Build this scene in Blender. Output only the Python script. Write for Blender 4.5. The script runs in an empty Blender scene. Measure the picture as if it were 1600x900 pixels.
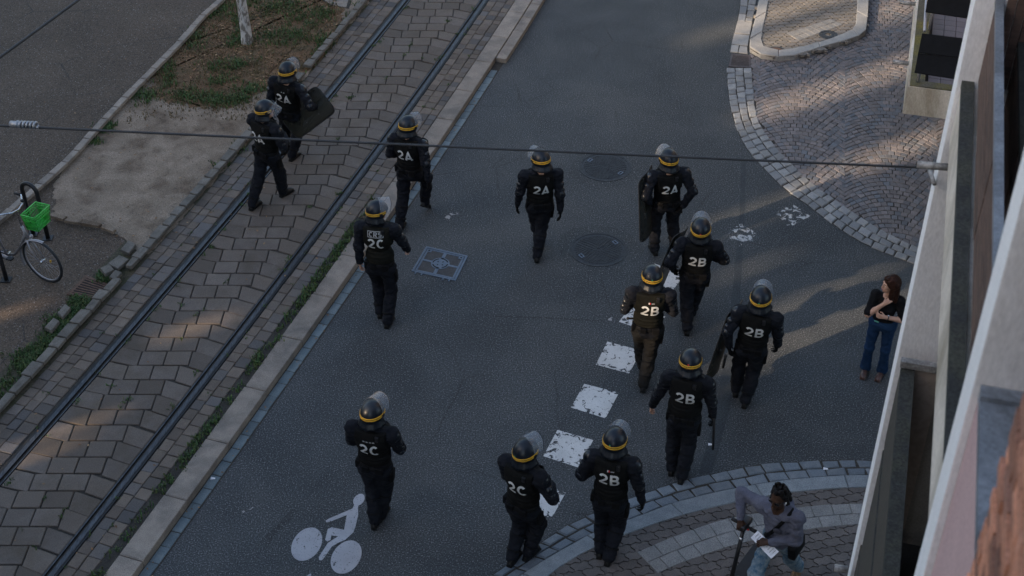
import bpy, bmesh, math, random
import numpy as np
from mathutils import Vector, Matrix
from mathutils.bvhtree import BVHTree

S = bpy.context.scene
COL = S.collection
R = math.radians
rnd = random.Random(7)

# ---------------------------------------------------------------- camera, sky, sun, exposure
CAM_H = 12.3
PITCH = R(37.6)
FPX = 2222.2                                     # 50 mm lens on a 36 mm sensor, 1600 px wide
cam_d = bpy.data.cameras.new('camera')
cam = bpy.data.objects.new('camera', cam_d)
COL.objects.link(cam)
cam.location = (0, 0, CAM_H)
cam.rotation_euler = (math.pi / 2 - PITCH, 0, 0)
cam_d.lens = 50
cam_d.sensor_width = 36
cam_d.clip_start = .1
cam_d.clip_end = 2000
cam_d.dof.use_dof = True
cam_d.dof.focus_distance = 20
cam_d.dof.aperture_fstop = 3.0
S.camera = cam

SUN_EL, SUN_AZ = R(20), R(240)                   # the sun stands low, behind the left shoulder
w = bpy.data.worlds.new('World')
S.world = w
w.use_nodes = True
wt = w.node_tree
sky = wt.nodes.new('ShaderNodeTexSky')
sky.sky_type = 'NISHITA'
sky.sun_disc = False
sky.sun_elevation = SUN_EL
sky.sun_rotation = SUN_AZ
sky.air_density = 1.0
sky.dust_density = 2.0
sky.ozone_density = .6
bg = wt.nodes['Background']
bg.inputs['Strength'].default_value = .145
wt.links.new(sky.outputs[0], bg.inputs[0])
sl = bpy.data.lights.new('sun', 'SUN')
sun = bpy.data.objects.new('sun', sl)
COL.objects.link(sun)
sl.energy = 3.4
sl.angle = R(.8)
sl.color = (1, .76, .52)
SUND = Vector((math.cos(SUN_EL) * .866, math.cos(SUN_EL) * .5, -math.sin(SUN_EL)))
sun.rotation_euler = SUND.to_track_quat('-Z', 'Y').to_euler()
vs = S.view_settings
vs.view_transform = 'Standard'
vs.look = 'None'
vs.exposure = 1.5
vs.gamma = 1
vs.use_curve_mapping = False

# ---------------------------------------------------------------- survey of the place
CP, SP = math.cos(PITCH), math.sin(PITCH)

def ray(x, y):
    u = (x - 800) / FPX
    v = (y - 450) / FPX
    return Vector((u, CP - v * SP, -SP - v * CP))

def G(x, y, z=0.0):
    d = ray(x, y)
    t = (z - CAM_H) / d.z
    return Vector((d.x * t, d.y * t, z))

def cx(y):
    return -2.1e-3 * y * y + .3995 * y - 9.905

def T(o, y):
    b = -4.2e-3 * y + .3995
    k = 1 / math.sqrt(1 + b * b)
    return (cx(y) + o * k, y - o * b * k)

PSI = R(15.3)                                    # direction the house fronts run in
def U(u, n, z):
    return Vector((u * math.sin(PSI) - n * math.cos(PSI), u * math.cos(PSI) + n * math.sin(PSI), z))

# ---------------------------------------------------------------- helpers
def link(o, parent=None):
    COL.objects.link(o)
    if parent is not None:
        o.parent = parent
    return o

def tag(o, label=None, cat=None, group=None, kind=None):
    if label: o['label'] = label
    if cat: o['category'] = cat
    if group: o['group'] = group
    if kind: o['kind'] = kind
    return o

def empty(name, loc, rz=0, parent=None):
    o = bpy.data.objects.new(name, None)
    o.empty_display_size = .1
    o.location = loc
    o.rotation_euler = (0, 0, rz)
    return link(o, parent)

def mesh(name, vs_, fs, mat, parent=None, smooth=False, loc=None):
    me = bpy.data.meshes.new(name)
    me.from_pydata([tuple(v) for v in vs_], [], [tuple(f) for f in fs])
    mats = mat if isinstance(mat, (list, tuple)) else [mat]
    for m in mats: me.materials.append(m)
    if smooth:
        me.polygons.foreach_set('use_smooth', [True] * len(me.polygons))
    me.update()
    o = bpy.data.objects.new(name, me)
    if loc is not None: o.location = loc
    return link(o, parent)

class MB:
    """collects shapes, links them as one mesh object"""
    def __init__(s): s.v = []; s.f = []
    def add(s, vs_, fs):
        n = len(s.v); s.v += [Vector(v) for v in vs_]; s.f += [tuple(i + n for i in f) for f in fs]; return s
    def box(s, c, h, M=None, bev=0.0):
        c = Vector(c); x, y, z = h
        b = min(bev, x * .9, y * .9, z * .9)
        vs_, fs = [], []
        if b <= 0:
            for sx in (-1, 1):
                for sy in (-1, 1):
                    for sz in (-1, 1): vs_.append(Vector((sx * x, sy * y, sz * z)))
            fs = [(0, 1, 3, 2), (4, 6, 7, 5), (0, 4, 5, 1), (2, 3, 7, 6), (0, 2, 6, 4), (1, 5, 7, 3)]
        else:
            bm = bmesh.new(); bmesh.ops.create_cube(bm, size=2)
            for v in bm.verts: v.co = Vector((v.co.x * x, v.co.y * y, v.co.z * z))
            bmesh.ops.bevel(bm, geom=bm.edges[:], offset=b, segments=2, affect='EDGES', profile=.6)
            bm.verts.index_update()
            vs_ = [v.co.copy() for v in bm.verts]; fs = [tuple(v.index for v in f.verts) for f in bm.faces]; bm.free()
        if M is not None: vs_ = [M @ v for v in vs_]
        return s.add([c + v for v in vs_], fs)
    def tube(s, pts, r, n=10, cap=True, closed=False):
        pts = [Vector(p) for p in pts]; m = len(pts)
        rs = r if isinstance(r, (list, tuple)) else [r] * m
        up = None; rings = []
        for i, p in enumerate(pts):
            a = pts[(i - 1) % m] if (i or closed) else p
            b = pts[(i + 1) % m] if (i < m - 1 or closed) else p
            t = (b - a).normalized()
            if up is None:
                up = Vector((0, 0, 1)) if abs(t.z) < .9 else Vector((1, 0, 0))
            sx = t.cross(up).normalized(); up2 = sx.cross(t).normalized(); up = up2
            rings.append([p + (sx * math.cos(k * 2 * math.pi / n) + up2 * math.sin(k * 2 * math.pi / n)) * rs[i] for k in range(n)])
        vs_ = [v for rg in rings for v in rg]; fs = []
        for i in range(m if closed else m - 1):
            j = (i + 1) % m
            for k in range(n):
                fs.append((i * n + k, i * n + (k + 1) % n, j * n + (k + 1) % n, j * n + k))
        if cap and not closed:
            fs.append(tuple(range(n))[::-1]); fs.append(tuple((m - 1) * n + k for k in range(n)))
        return s.add(vs_, fs)
    def ell(s, c, r, M=None, nu=16, nv=10):
        c = Vector(c); vs_ = []; fs = []
        for i in range(nv + 1):
            t = math.pi * i / nv
            for k in range(nu):
                a = 2 * math.pi * k / nu
                p = Vector((r[0] * math.sin(t) * math.cos(a), r[1] * math.sin(t) * math.sin(a), r[2] * math.cos(t)))
                vs_.append(c + (M @ p if M is not None else p))
        for i in range(nv):
            for k in range(nu):
                fs.append((i * nu + k, (i + 1) * nu + k, (i + 1) * nu + (k + 1) % nu, i * nu + (k + 1) % nu))
        return s.add(vs_, fs)
    def disc(s, c, r0, r1, z0, z1, n=32):
        """ring r0..r1 from z0 to z1 (r0 may be 0)"""
        c = Vector(c)
        if r0 <= 0:
            vs_ = [c + Vector((r1 * math.cos(2 * math.pi * k / n), r1 * math.sin(2 * math.pi * k / n), z)) for z in (z0, z1) for k in range(n)]
            fs = [(k, (k + 1) % n, n + (k + 1) % n, n + k) for k in range(n)] + [tuple(range(n, 2 * n))]
        else:
            vs_ = [c + Vector((r * math.cos(2 * math.pi * k / n), r * math.sin(2 * math.pi * k / n), z)) for r, z in ((r1, z0), (r1, z1), (r0, z1), (r0, z0)) for k in range(n)]
            fs = [(j * n + k, j * n + (k + 1) % n, (j + 1) * n + (k + 1) % n, (j + 1) * n + k) for j in range(3) for k in range(n)]
        return s.add(vs_, fs)
    def build(s, name, mat, parent=None, smooth=False, loc=None):
        v = s.v if loc is None or parent is not None else [p - Vector(loc) for p in s.v]
        return mesh(name, v, s.f, mat, parent, smooth, loc if parent is None else None)

def slab_geo(poly, z0, z1, b=.006, dz=None):
    """a paving piece: polygon, sides, chamfer, top. dz = per-corner height change"""
    n = len(poly)
    c = Vector((sum(p[0] for p in poly) / n, sum(p[1] for p in poly) / n))
    dz = dz or [0] * n
    vs_ = [Vector((p[0], p[1], z0)) for p in poly]
    if n > 8:
        vs_ += [Vector((p[0], p[1], z1 + dz[i])) for i, p in enumerate(poly)]
        fs = [(i, (i + 1) % n, n + (i + 1) % n, n + i) for i in range(n)] + [tuple(range(n, 2 * n))]
        return vs_, fs
    vs_ += [Vector((p[0], p[1], z1 - b + dz[i])) for i, p in enumerate(poly)]
    for i, p in enumerate(poly):
        d = c - Vector((p[0], p[1])); L = max(d.length, 1e-6)
        q = Vector((p[0], p[1])) + d / L * min(b * 1.5, L * .4)
        vs_.append(Vector((q.x, q.y, z1 + dz[i])))
    fs = []
    for j in range(2):
        fs += [(j * n + i, j * n + (i + 1) % n, (j + 1) * n + (i + 1) % n, (j + 1) * n + i) for i in range(n)]
    fs.append(tuple(range(2 * n, 3 * n)))
    return vs_, fs

def ccw(poly):
    a = sum(poly[i][0] * poly[(i + 1) % len(poly)][1] - poly[(i + 1) % len(poly)][0] * poly[i][1] for i in range(len(poly)))
    return poly if a > 0 else poly[::-1]

def slab(name, poly, z0, z1, mat, parent, b=.006, jz=.003, jt=.0025):
    poly = ccw([(p[0], p[1]) for p in poly])
    dz = [rnd.uniform(-jt, jt) for _ in poly] if len(poly) <= 8 else None
    vs_, fs = slab_geo(poly, z0, z1 + rnd.uniform(-jz, jz), b, dz)
    return mesh(name, vs_, fs, mat, parent)

def slabs_stuff(name, polys, z0, z1, mat, parent, b=.006, jz=.003):
    mb = MB()
    for p in polys:
        vs_, fs = slab_geo(ccw([(q[0], q[1]) for q in p]), z0, z1 + rnd.uniform(-jz, jz), b)
        mb.add(vs_, fs)
    if not mb.v: return None
    return tag(mb.build(name, mat, parent), kind='stuff')

def pieces(name, polys, z0, z1, mat, parent, limit=296, stuffname=None, b=.006, jz=.003):
    """nearest ones as parts, the rest joined"""
    def key(p):
        c = sum((Vector((q[0], q[1])) for q in p), Vector((0, 0))) / len(p)
        return c.length
    ps = sorted(polys, key=key)
    for p in ps[:limit]: slab(name, p, z0, z1, mat, parent, b, jz)
    if ps[limit:]: slabs_stuff(stuffname or 'far_' + name + 's', ps[limit:], z0, z1, mat, parent, b, jz)

def sheet(name, poly, z, mat, parent=None, kind='structure'):
    poly = ccw([(p[0], p[1]) for p in poly])
    o = mesh(name, [(p[0], p[1], z) for p in poly], [tuple(range(len(poly)))], mat, parent)
    if kind: o['kind'] = kind
    return o

def inside(p, poly):
    x, y = p[0], p[1]; r = False; n = len(poly)
    for i in range(n):
        x1, y1 = poly[i][0], poly[i][1]; x2, y2 = poly[(i + 1) % n][0], poly[(i + 1) % n][1]
        if (y1 > y) != (y2 > y) and x < (x2 - x1) * (y - y1) / (y2 - y1) + x1: r = not r
    return r

def resample(pts, n):
    pts = [Vector((p[0], p[1])) for p in pts]
    L = [0]
    for a, b in zip(pts, pts[1:]): L.append(L[-1] + (b - a).length)
    out = []
    for k in range(n):
        t = L[-1] * k / (n - 1)
        i = max(j for j in range(len(L)) if L[j] <= t + 1e-9); i = min(i, len(pts) - 2)
        f = (t - L[i]) / max(L[i + 1] - L[i], 1e-9)
        out.append(pts[i].lerp(pts[i + 1], f))
    return out

def smooth_line(px, z=0.0, n=160):
    """Catmull-Rom through surveyed points"""
    P = [G(x, y, z).xy for x, y in px]
    P = [P[0] * 2 - P[1]] + P + [P[-1] * 2 - P[-2]]
    out = []
    for i in range(1, len(P) - 2):
        a, b, c, d = P[i - 1], P[i], P[i + 1], P[i + 2]
        for k in range(12):
            t = k / 12
            out.append(.5 * ((2 * b) + (c - a) * t + (2 * a - 5 * b + 4 * c - d) * t * t + (3 * b - a - 3 * c + d) * t ** 3))
    out.append(P[-2])
    return resample(out, n)

def length(pts): return sum((b - a).length for a, b in zip(pts, pts[1:]))

# ---------------------------------------------------------------- materials
def M_(name):
    m = bpy.data.materials.new(name); m.use_nodes = True
    nt = m.node_tree
    return m, nt, nt.nodes['Principled BSDF']

def nd(nt, typ, ins=None, **kw):
    n = nt.nodes.new(typ)
    for k, v in kw.items(): setattr(n, k, v)
    for k, v in (ins or {}).items():
        s = n.inputs[k]
        if isinstance(v, bpy.types.NodeSocket): nt.links.new(v, s)
        else: s.default_value = v
    return n

def rgba(c): return (c[0], c[1], c[2], 1)

def mixc(nt, a, b, f, bt='MIX'):
    n = nt.nodes.new('ShaderNodeMix'); n.data_type = 'RGBA'; n.blend_type = bt
    for s, v in ((n.inputs[0], f), (n.inputs[6], a), (n.inputs[7], b)):
        if isinstance(v, bpy.types.NodeSocket): nt.links.new(v, s)
        else: s.default_value = rgba(v) if isinstance(v, tuple) and len(v) == 3 else v
    return n.outputs[2]

def ramp(nt, fac, lo, hi):
    return nd(nt, 'ShaderNodeMapRange', {0: fac, 1: lo, 2: hi, 3: 0.0, 4: 1.0}).outputs[0]

def noise(nt, vec, scale, det=3.0, rough=.55, dist=0.0):
    return nd(nt, 'ShaderNodeTexNoise', {'Vector': vec, 'Scale': scale, 'Detail': det, 'Roughness': rough, 'Distortion': dist}).outputs[0]

def surf(name, c1, c2, scale=3.0, rough=.85, fine=90.0, fine_amt=.35, bump=.3, bscale=120.0, metal=0.0,
         piece=0.0, c3=None, speck=None, spec=.4, big=None, stains=False, stretch=None, pos='world', coat=0.0):
    m, nt, p = M_(name)
    geo = nd(nt, 'ShaderNodeNewGeometry')
    vec = geo.outputs['Position'] if pos == 'world' else nd(nt, 'ShaderNodeTexCoord').outputs['Object']
    if stretch: vec = nd(nt, 'ShaderNodeMapping', {'Vector': vec, 'Scale': stretch}).outputs[0]
    col = mixc(nt, c1, c2, ramp(nt, noise(nt, vec, scale), .35, .65))
    if big:
        col = mixc(nt, col, mixc(nt, col, big[0], .8), ramp(nt, noise(nt, vec, big[1], 5, .6, .4), .46, .66))
    if stains:                                    # repair tones, oil spots, hairline cracks
        n1 = noise(nt, vec, .22, 3, .6, .5)
        v = nd(nt, 'ShaderNodeMapRange', {0: n1, 1: .3, 2: .7, 3: .80, 4: 1.18}).outputs[0]
        col = mixc(nt, col, nd(nt, 'ShaderNodeCombineColor', {0: v, 1: v, 2: v}).outputs[0], 1.0, 'MULTIPLY')
        sp_ = nd(nt, 'ShaderNodeMath', {0: ramp(nt, noise(nt, vec, 3.1, 4, .6, .5), .66, .76), 1: .55}, operation='MULTIPLY').outputs[0]
        col = mixc(nt, col, (.028, .028, .029), sp_)
        wv = nd(nt, 'ShaderNodeTexNoise', {'Vector': vec, 'Scale': 1.7, 'Detail': 4.0})
        wp = nd(nt, 'ShaderNodeMix', data_type='VECTOR'); wp.inputs[0].default_value = .10
        nt.links.new(vec, wp.inputs[4]); nt.links.new(wv.outputs['Color'], wp.inputs[5])
        vo = nd(nt, 'ShaderNodeTexVoronoi', {'Vector': wp.outputs[1], 'Scale': .62}, feature='DISTANCE_TO_EDGE')
        ck = nd(nt, 'ShaderNodeMapRange', {0: vo.outputs['Distance'], 1: .003, 2: .010, 3: 1.0, 4: 0.0}).outputs[0]
        mk = ramp(nt, noise(nt, vec, .5, 2), .48, .60)
        ck = nd(nt, 'ShaderNodeMath', {0: ck, 1: mk}, operation='MULTIPLY').outputs[0]
        ck = nd(nt, 'ShaderNodeMath', {0: ck, 1: .6}, operation='MULTIPLY').outputs[0]
        col = mixc(nt, col, (.02, .02, .02), ck)
    if piece:
        oi = nd(nt, 'ShaderNodeObjectInfo').outputs['Random']
        isl = geo.outputs['Random Per Island']
        s_ = nd(nt, 'ShaderNodeMath', {0: oi, 1: isl}, operation='ADD').outputs[0]
        fr = nd(nt, 'ShaderNodeMath', {0: s_}, operation='FRACT').outputs[0]
        if c3: col = mixc(nt, col, c3, ramp(nt, fr, .45, .95))
        s2 = nd(nt, 'ShaderNodeMath', {0: fr, 1: 7.31}, operation='MULTIPLY').outputs[0]
        f2 = nd(nt, 'ShaderNodeMath', {0: s2}, operation='FRACT').outputs[0]
        v = nd(nt, 'ShaderNodeMapRange', {0: f2, 1: 0.0, 2: 1.0, 3: 1 - piece, 4: 1 + piece}).outputs[0]
        cc = nd(nt, 'ShaderNodeCombineColor', {0: v, 1: v, 2: v}).outputs[0]
        col = mixc(nt, col, cc, 1.0, 'MULTIPLY')
    if fine_amt:
        fn = noise(nt, vec, fine, 2, .6)
        v = nd(nt, 'ShaderNodeMapRange', {0: fn, 1: .3, 2: .7, 3: 1 - fine_amt, 4: 1 + fine_amt}).outputs[0]
        col = mixc(nt, col, nd(nt, 'ShaderNodeCombineColor', {0: v, 1: v, 2: v}).outputs[0], 1.0, 'MULTIPLY')
    if speck:
        sn = noise(nt, vec, speck[1], 1, .5)
        col = mixc(nt, col, speck[0], ramp(nt, sn, speck[2], speck[2] + .06))
    nt.links.new(col, p.inputs['Base Color'])
    p.inputs['Roughness'].default_value = rough
    p.inputs['Metallic'].default_value = metal
    p.inputs['Specular IOR Level'].default_value = spec
    if coat: p.inputs['Coat Weight'].default_value = coat
    if bump:
        b = nd(nt, 'ShaderNodeBump', {'Strength': bump, 'Distance': .01, 'Height': noise(nt, vec, bscale, 3, .6)})
        nt.links.new(b.outputs[0], p.inputs['Normal'])
    return m

m_asph = surf('asphalt', (.037, .041, .044), (.048, .053, .056), 1.3, .8, 60, .75, .9, 64, speck=((.185, .185, .185), 60, .63), big=((.062, .065, .066), .55), stains=True)
m_path = surf('path_asphalt', (.070, .050, .035), (.085, .062, .044), .8, .88, 52, .6, .6, 70, stains=True, speck=((.22, .20, .18), 50, .66))
m_patch = surf('patched_asphalt', (.028, .032, .036), (.036, .041, .044), 2, .75, 48, .6, .5, 60)
m_joint = surf('joint_dirt', (.030, .027, .023), (.046, .041, .034), 9, .95, 60, .4, .4, 60)
m_paver = surf('concrete_paver', (.105, .086, .073), (.128, .107, .091), 5, .85, 95, .25, .35, 130, piece=.16, c3=(.098, .078, .062), big=((.085, .066, .048), 1.6))
m_edge = surf('edge_sett', (.110, .087, .070), (.134, .108, .085), 6, .85, 95, .25, .35, 130, piece=.28, c3=(.095, .088, .085))
m_kerb = surf('granite_kerb', (.215, .180, .148), (.265, .225, .185), 6, .8, 110, .35, .25, 140, piece=.12, big=((.13, .115, .10), 2.5))
m_gut = surf('gutter_sett', (.095, .125, .14), (.13, .16, .17), 7, .55, 90, .3, .4, 60, piece=.25)
m_border = surf('border_stone', (.11, .098, .082), (.15, .135, .115), 8, .85, 90, .3, .4, 70, piece=.2)
m_sett = surf('granite_sett', (.19, .195, .20), (.26, .26, .25), 8, .75, 100, .28, .4, 60, piece=.22, c3=(.17, .18, .19))
m_fan = surf('porphyry_sett', (.142, .128, .128), (.172, .154, .152), 5, .75, 90, .25, .4, 70, piece=.2, c3=(.112, .12, .135))
m_wave = surf('interlocking_paver', (.095, .084, .078), (.12, .105, .096), 4, .85, 95, .3, .4, 110, piece=.14)
m_wave2 = surf('island_paver', (.15, .14, .125), (.18, .165, .15), 4, .85, 95, .25, .4, 110, piece=.12)
m_light = surf('light_square_paver', (.185, .185, .18), (.23, .225, .215), 7, .8, 110, .38, .4, 110, piece=.1, speck=((.1, .1, .1), 70, .62))
m_ikerb = surf('pale_kerb', (.25, .245, .235), (.30, .295, .28), 6, .8, 110, .2, .25, 140, piece=.1)
m_soil = surf('bare_soil', (.18, .138, .10), (.255, .20, .15), 2.2, .97, 70, .4, .7, 45, big=((.085, .057, .036), 2.1))
m_litter = surf('leaf_litter_soil', (.115, .066, .034), (.16, .095, .05), 4, .97, 50, .5, .8, 40, big=((.06, .055, .028), 1.6))
m_verge = surf('verge_soil', (.07, .058, .04), (.045, .045, .022), 6, .97, 60, .5, .8, 50)
m_grass = surf('grass_blade', (.032, .082, .022), (.058, .105, .03), 12, .7, 40, .3, 0, piece=.35, c3=(.085, .10, .03))
m_leaf = surf('dry_leaf', (.20, .105, .05), (.13, .07, .035), 20, .8, 40, .3, 0, piece=.4, c3=(.26, .17, .09))
m_rail = surf('rail_steel', (.075, .08, .088), (.05, .053, .06), 30, .5, 80, .4, .2, 200, metal=.6, stretch=(1, .15, 1))
m_groove = surf('rail_groove', (.014, .015, .016), (.02, .02, .022), 20, .6, 60, .3, .2, 80, metal=.3)
m_iron = surf('cast_iron', (.024, .026, .029), (.038, .040, .044), 12, .6, 80, .4, .4, 90, metal=.25)
m_iron2 = surf('worn_blue_iron', (.10, .13, .17), (.13, .155, .19), 14, .5, 80, .25, .3, 90, metal=.35)
m_rust = surf('rusty_iron', (.10, .058, .04), (.14, .085, .06), 14, .8, 70, .4, .5, 70, metal=.2)
m_black = surf('hole_shade_and_iris', (.008, .008, .008), (.012, .012, .012), 5, .9, 60, .2, 0)  # flat black painted in for the dark inside holes; plain black on irises

def paint(name, col, thr, scale, soft=.02, edge=.5):
    m, nt, p = M_(name)
    geo = nd(nt, 'ShaderNodeNewGeometry')
    uv = nd(nt, 'ShaderNodeTexCoord').outputs['UV']
    pos = geo.outputs['Position']
    n1 = noise(nt, pos, scale, 6, .62, .8)
    at = nd(nt, 'ShaderNodeAttribute', attribute_name='edge').outputs['Fac']
    e = nd(nt, 'ShaderNodeMath', {0: at, 1: edge}, operation='MULTIPLY').outputs[0]
    n2 = nd(nt, 'ShaderNodeMath', {0: n1, 1: e}, operation='SUBTRACT').outputs[0]
    f = ramp(nt, n2, thr, thr + soft)
    c = mixc(nt, (col[0] * .82, col[1] * .82, col[2] * .82), col, ramp(nt, noise(nt, pos, 3, 4), .35, .65))
    c = mixc(nt, c, (col[0] * .5, col[1] * .5, col[2] * .5), ramp(nt, noise(nt, pos, 70, 2), .60, .70))
    nt.links.new(c, p.inputs['Base Color']); p.inputs['Roughness'].default_value = .75
    tr = nd(nt, 'ShaderNodeBsdfTransparent')
    ms = nd(nt, 'ShaderNodeMixShader', {0: f, 1: tr.outputs[0], 2: p.outputs[0]})
    nt.links.new(ms.outputs[0], nt.nodes['Material Output'].inputs[0])
    return m
m_paint = paint('worn_white_paint', (.60, .59, .57), .36, 13, .03, .085)
m_paint2 = paint('flaking_white_paint', (.46, .46, .45), .485, 9, .10, .04)
m_paint3 = paint('cycle_symbol_paint', (.36, .36, .38), .345, 16, .03, 0)

# people and equipment
def cloth(name, c1, c2, rough=.85, scale=9, bump=.6, fine=160, spec=.12):
    m, nt, p = M_(name)
    pos = nd(nt, 'ShaderNodeNewGeometry').outputs['Position']
    col = mixc(nt, c1, c2, ramp(nt, noise(nt, pos, scale, 4, .6), .35, .68))
    fn = noise(nt, pos, fine, 1)
    col = mixc(nt, col, (0, 0, 0), nd(nt, 'ShaderNodeMath', {0: ramp(nt, fn, .5, .8), 1: .35}, operation='MULTIPLY').outputs[0])
    nt.links.new(col, p.inputs['Base Color']); p.inputs['Roughness'].default_value = rough
    p.inputs['Specular IOR Level'].default_value = spec
    st = nd(nt, 'ShaderNodeMapping', {'Vector': pos, 'Scale': (1, 1, 2.2)}).outputs[0]
    b = nd(nt, 'ShaderNodeBump', {'Strength': bump, 'Distance': .02, 'Height': noise(nt, st, 11, 3, .5, .6)})
    nt.links.new(b.outputs[0], p.inputs['Normal'])
    return m
m_navy = cloth('navy_uniform', (.0045, .0055, .009), (.0085, .010, .015), spec=.2)
m_faded = cloth('faded_uniform', (.013, .0125, .012), (.020, .019, .018))
m_vest = cloth('black_vest', (.0045, .0045, .0045), (.008, .008, .0075), .8, 12, .35)
m_olive = cloth('olive_black_vest', (.0075, .0075, .0055), (.012, .0115, .0085), .8, 12, .35)
m_belt = cloth('black_webbing', (.0045, .0045, .005), (.007, .007, .0075), .6, 20, .2)
m_boot = cloth('black_leather', (.005, .005, .0055), (.009, .0085, .0085), .5, 14, .2, spec=.3)
m_tee = cloth('black_tee', (.006, .006, .007), (.010, .010, .011), .9)
m_hood = cloth('grey_hoodie', (.085, .088, .118), (.12, .122, .155), .95, 8, .9)
m_jean = cloth('blue_jeans', (.008, .024, .062), (.016, .042, .095), .85, 6, .5)
m_camo = cloth('washed_jeans', (.04, .095, .15), (.24, .28, .30), .85, 14, .6)
m_tan = cloth('tan_suede', (.15, .10, .06), (.19, .13, .08), .85, 12, .3)
m_skin = cloth('skin', (.46, .27, .19), (.52, .31, .23), .55, 20, .05)
m_brown = cloth('dark_skin', (.045, .024, .016), (.06, .033, .022), .5, 20, .05)
m_hair = cloth('dark_auburn_hair', (.022, .009, .006), (.04, .016, .010), .5, 30, .8)
m_lock = cloth('black_hair', (.008, .007, .007), (.014, .012, .012), .6, 30, .8)

def plain(name, c, rough=.5, metal=0.0, spec=.5, alpha=1.0, coat=0.0):
    m, nt, p = M_(name)
    pos = nd(nt, 'ShaderNodeNewGeometry').outputs['Position']
    col = mixc(nt, c, (c[0] * .75, c[1] * .75, c[2] * .75), ramp(nt, noise(nt, pos, 22, 4), .4, .7))
    nt.links.new(col, p.inputs['Base Color'])
    r = nd(nt, 'ShaderNodeMapRange', {0: noise(nt, pos, 14, 3), 1: .3, 2: .7, 3: max(rough - .07, .02), 4: rough + .07}).outputs[0]
    nt.links.new(r, p.inputs['Roughness'])
    p.inputs['Metallic'].default_value = metal; p.inputs['Specular IOR Level'].default_value = spec
    if coat: p.inputs['Coat Weight'].default_value = coat
    if alpha < 1: p.inputs['Alpha'].default_value = alpha
    return m
m_helm = plain('dark_helmet_shell', (.005, .0085, .015), .36, 0, .4)
m_yel = plain('yellow_band', (.62, .33, .015), .45)
m_guard = plain('blue_black_leather', (.007, .0095, .014), .42, 0, .35)
m_pad = plain('dark_glossy_pad', (.006, .008, .012), .32, 0, .45)
m_white = plain('white_print', (.62, .62, .61), .6)
m_grey = plain('grey_print', (.30, .30, .30), .6)
m_visor = None
def clear(name, tint, amount, rough=.05, ior=1.45):
    m, nt, p = M_(name)
    tr = nd(nt, 'ShaderNodeBsdfTransparent', {'Color': rgba(tint)})
    gl = nd(nt, 'ShaderNodeBsdfGlossy', {'Color': (1, 1, 1, 1), 'Roughness': rough})
    fr = nd(nt, 'ShaderNodeFresnel', {'IOR': ior}).outputs[0]
    f = nd(nt, 'ShaderNodeMath', {0: fr, 1: amount}, operation='ADD').outputs[0]
    ms = nd(nt, 'ShaderNodeMixShader', {0: f, 1: tr.outputs[0], 2: gl.outputs[0]})
    nt.links.new(ms.outputs[0], nt.nodes['Material Output'].inputs[0])
    return m
m_visor = plain('clear_visor', (.46, .50, .56), .14, 0, .8, alpha=.13)
m_shield = plain('smoky_shield', (.016, .016, .011), .4, 0, .4, alpha=.76)
m_red = plain('red_plastic', (.55, .03, .03), .4)
m_green = plain('green_dot', (.02, .22, .10), .4)
m_metal = plain('bright_metal', (.55, .55, .57), .25, 1)
m_alu = plain('silver_paint', (.36, .35, .37), .35, .4)
m_dkmetal = plain('dark_metal', (.022, .022, .024), .4, .3)
m_rubber = plain('black_rubber', (.012, .012, .013), .7)
m_basket = plain('green_plastic', (.03, .42, .045), .4)
m_tyre = plain('tyre_rubber', (.014, .017, .021), .6)
m_paper = plain('white_paper', (.78, .78, .82), .8)
m_cable = plain('cable_sheath', (.016, .017, .02), .55)
m_grip = plain('galvanised_grip', (.35, .36, .38), .4, .6)

# ================================================================ THE GROUND
TZ = .10                                         # tram side stands a kerb above the road
YS = [4 + .8 * i for i in range(60)]
ground = sheet('ground', [(-400, -400), (400, -400), (400, 400), (-400, 400)], -.25, m_patch)
road = sheet('road', [(-14, -6), (45, -6), (45, 52), (-14, 52)], 0, m_asph)

def strip_sheet(name, o0, o1, z, mat, parent=None, ys=YS):
    A = [T(o0, y) for y in ys]; B = [T(o1, y) for y in ys]
    n = len(ys)
    vs_ = [(p[0], p[1], z) for p in A] + [(p[0], p[1], z) for p in B]
    fs = [(i, n + i, n + i + 1, i + 1) for i in range(n - 1)]
    o = mesh(name, vs_, fs, mat, parent)
    if parent is None: o['kind'] = 'structure'
    return o

# ---- tram track
track = strip_sheet('tram_track', -1.345, 1.30, TZ - .022, m_joint)
# the rails: head, groove and guard lip swept along the track
def rail(side):
    prof = [(.79, TZ - .02), (.79, TZ - .004), (.762, TZ - .004), (.757, TZ + .004), (.703, TZ + .005), (.697, TZ - .03), (.665, TZ - .03), (.660, TZ + .001), (.643, TZ + .001), (.640, TZ - .02)]
    ys = [4 + .5 * i for i in range(96)]
    vs_, fs, mi = [], [], []
    k = len(prof)
    for y in ys:
        for o, z in prof:
            p = T(o * side, y); vs_.append((p[0], p[1], z))
    for i in range(len(ys) - 1):
        for j in range(k - 1):
            f = (i * k + j, (i + 1) * k + j, (i + 1) * k + j + 1, i * k + j + 1)
            fs.append(f if side > 0 else f[::-1]); mi.append(0 if j in (2, 3, 7) else 1)
    o = mesh('rail', vs_, fs, [m_rail, m_groove], track)
    o.data.polygons.foreach_set('material_index', mi)
rail(1); rail(-1)

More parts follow.
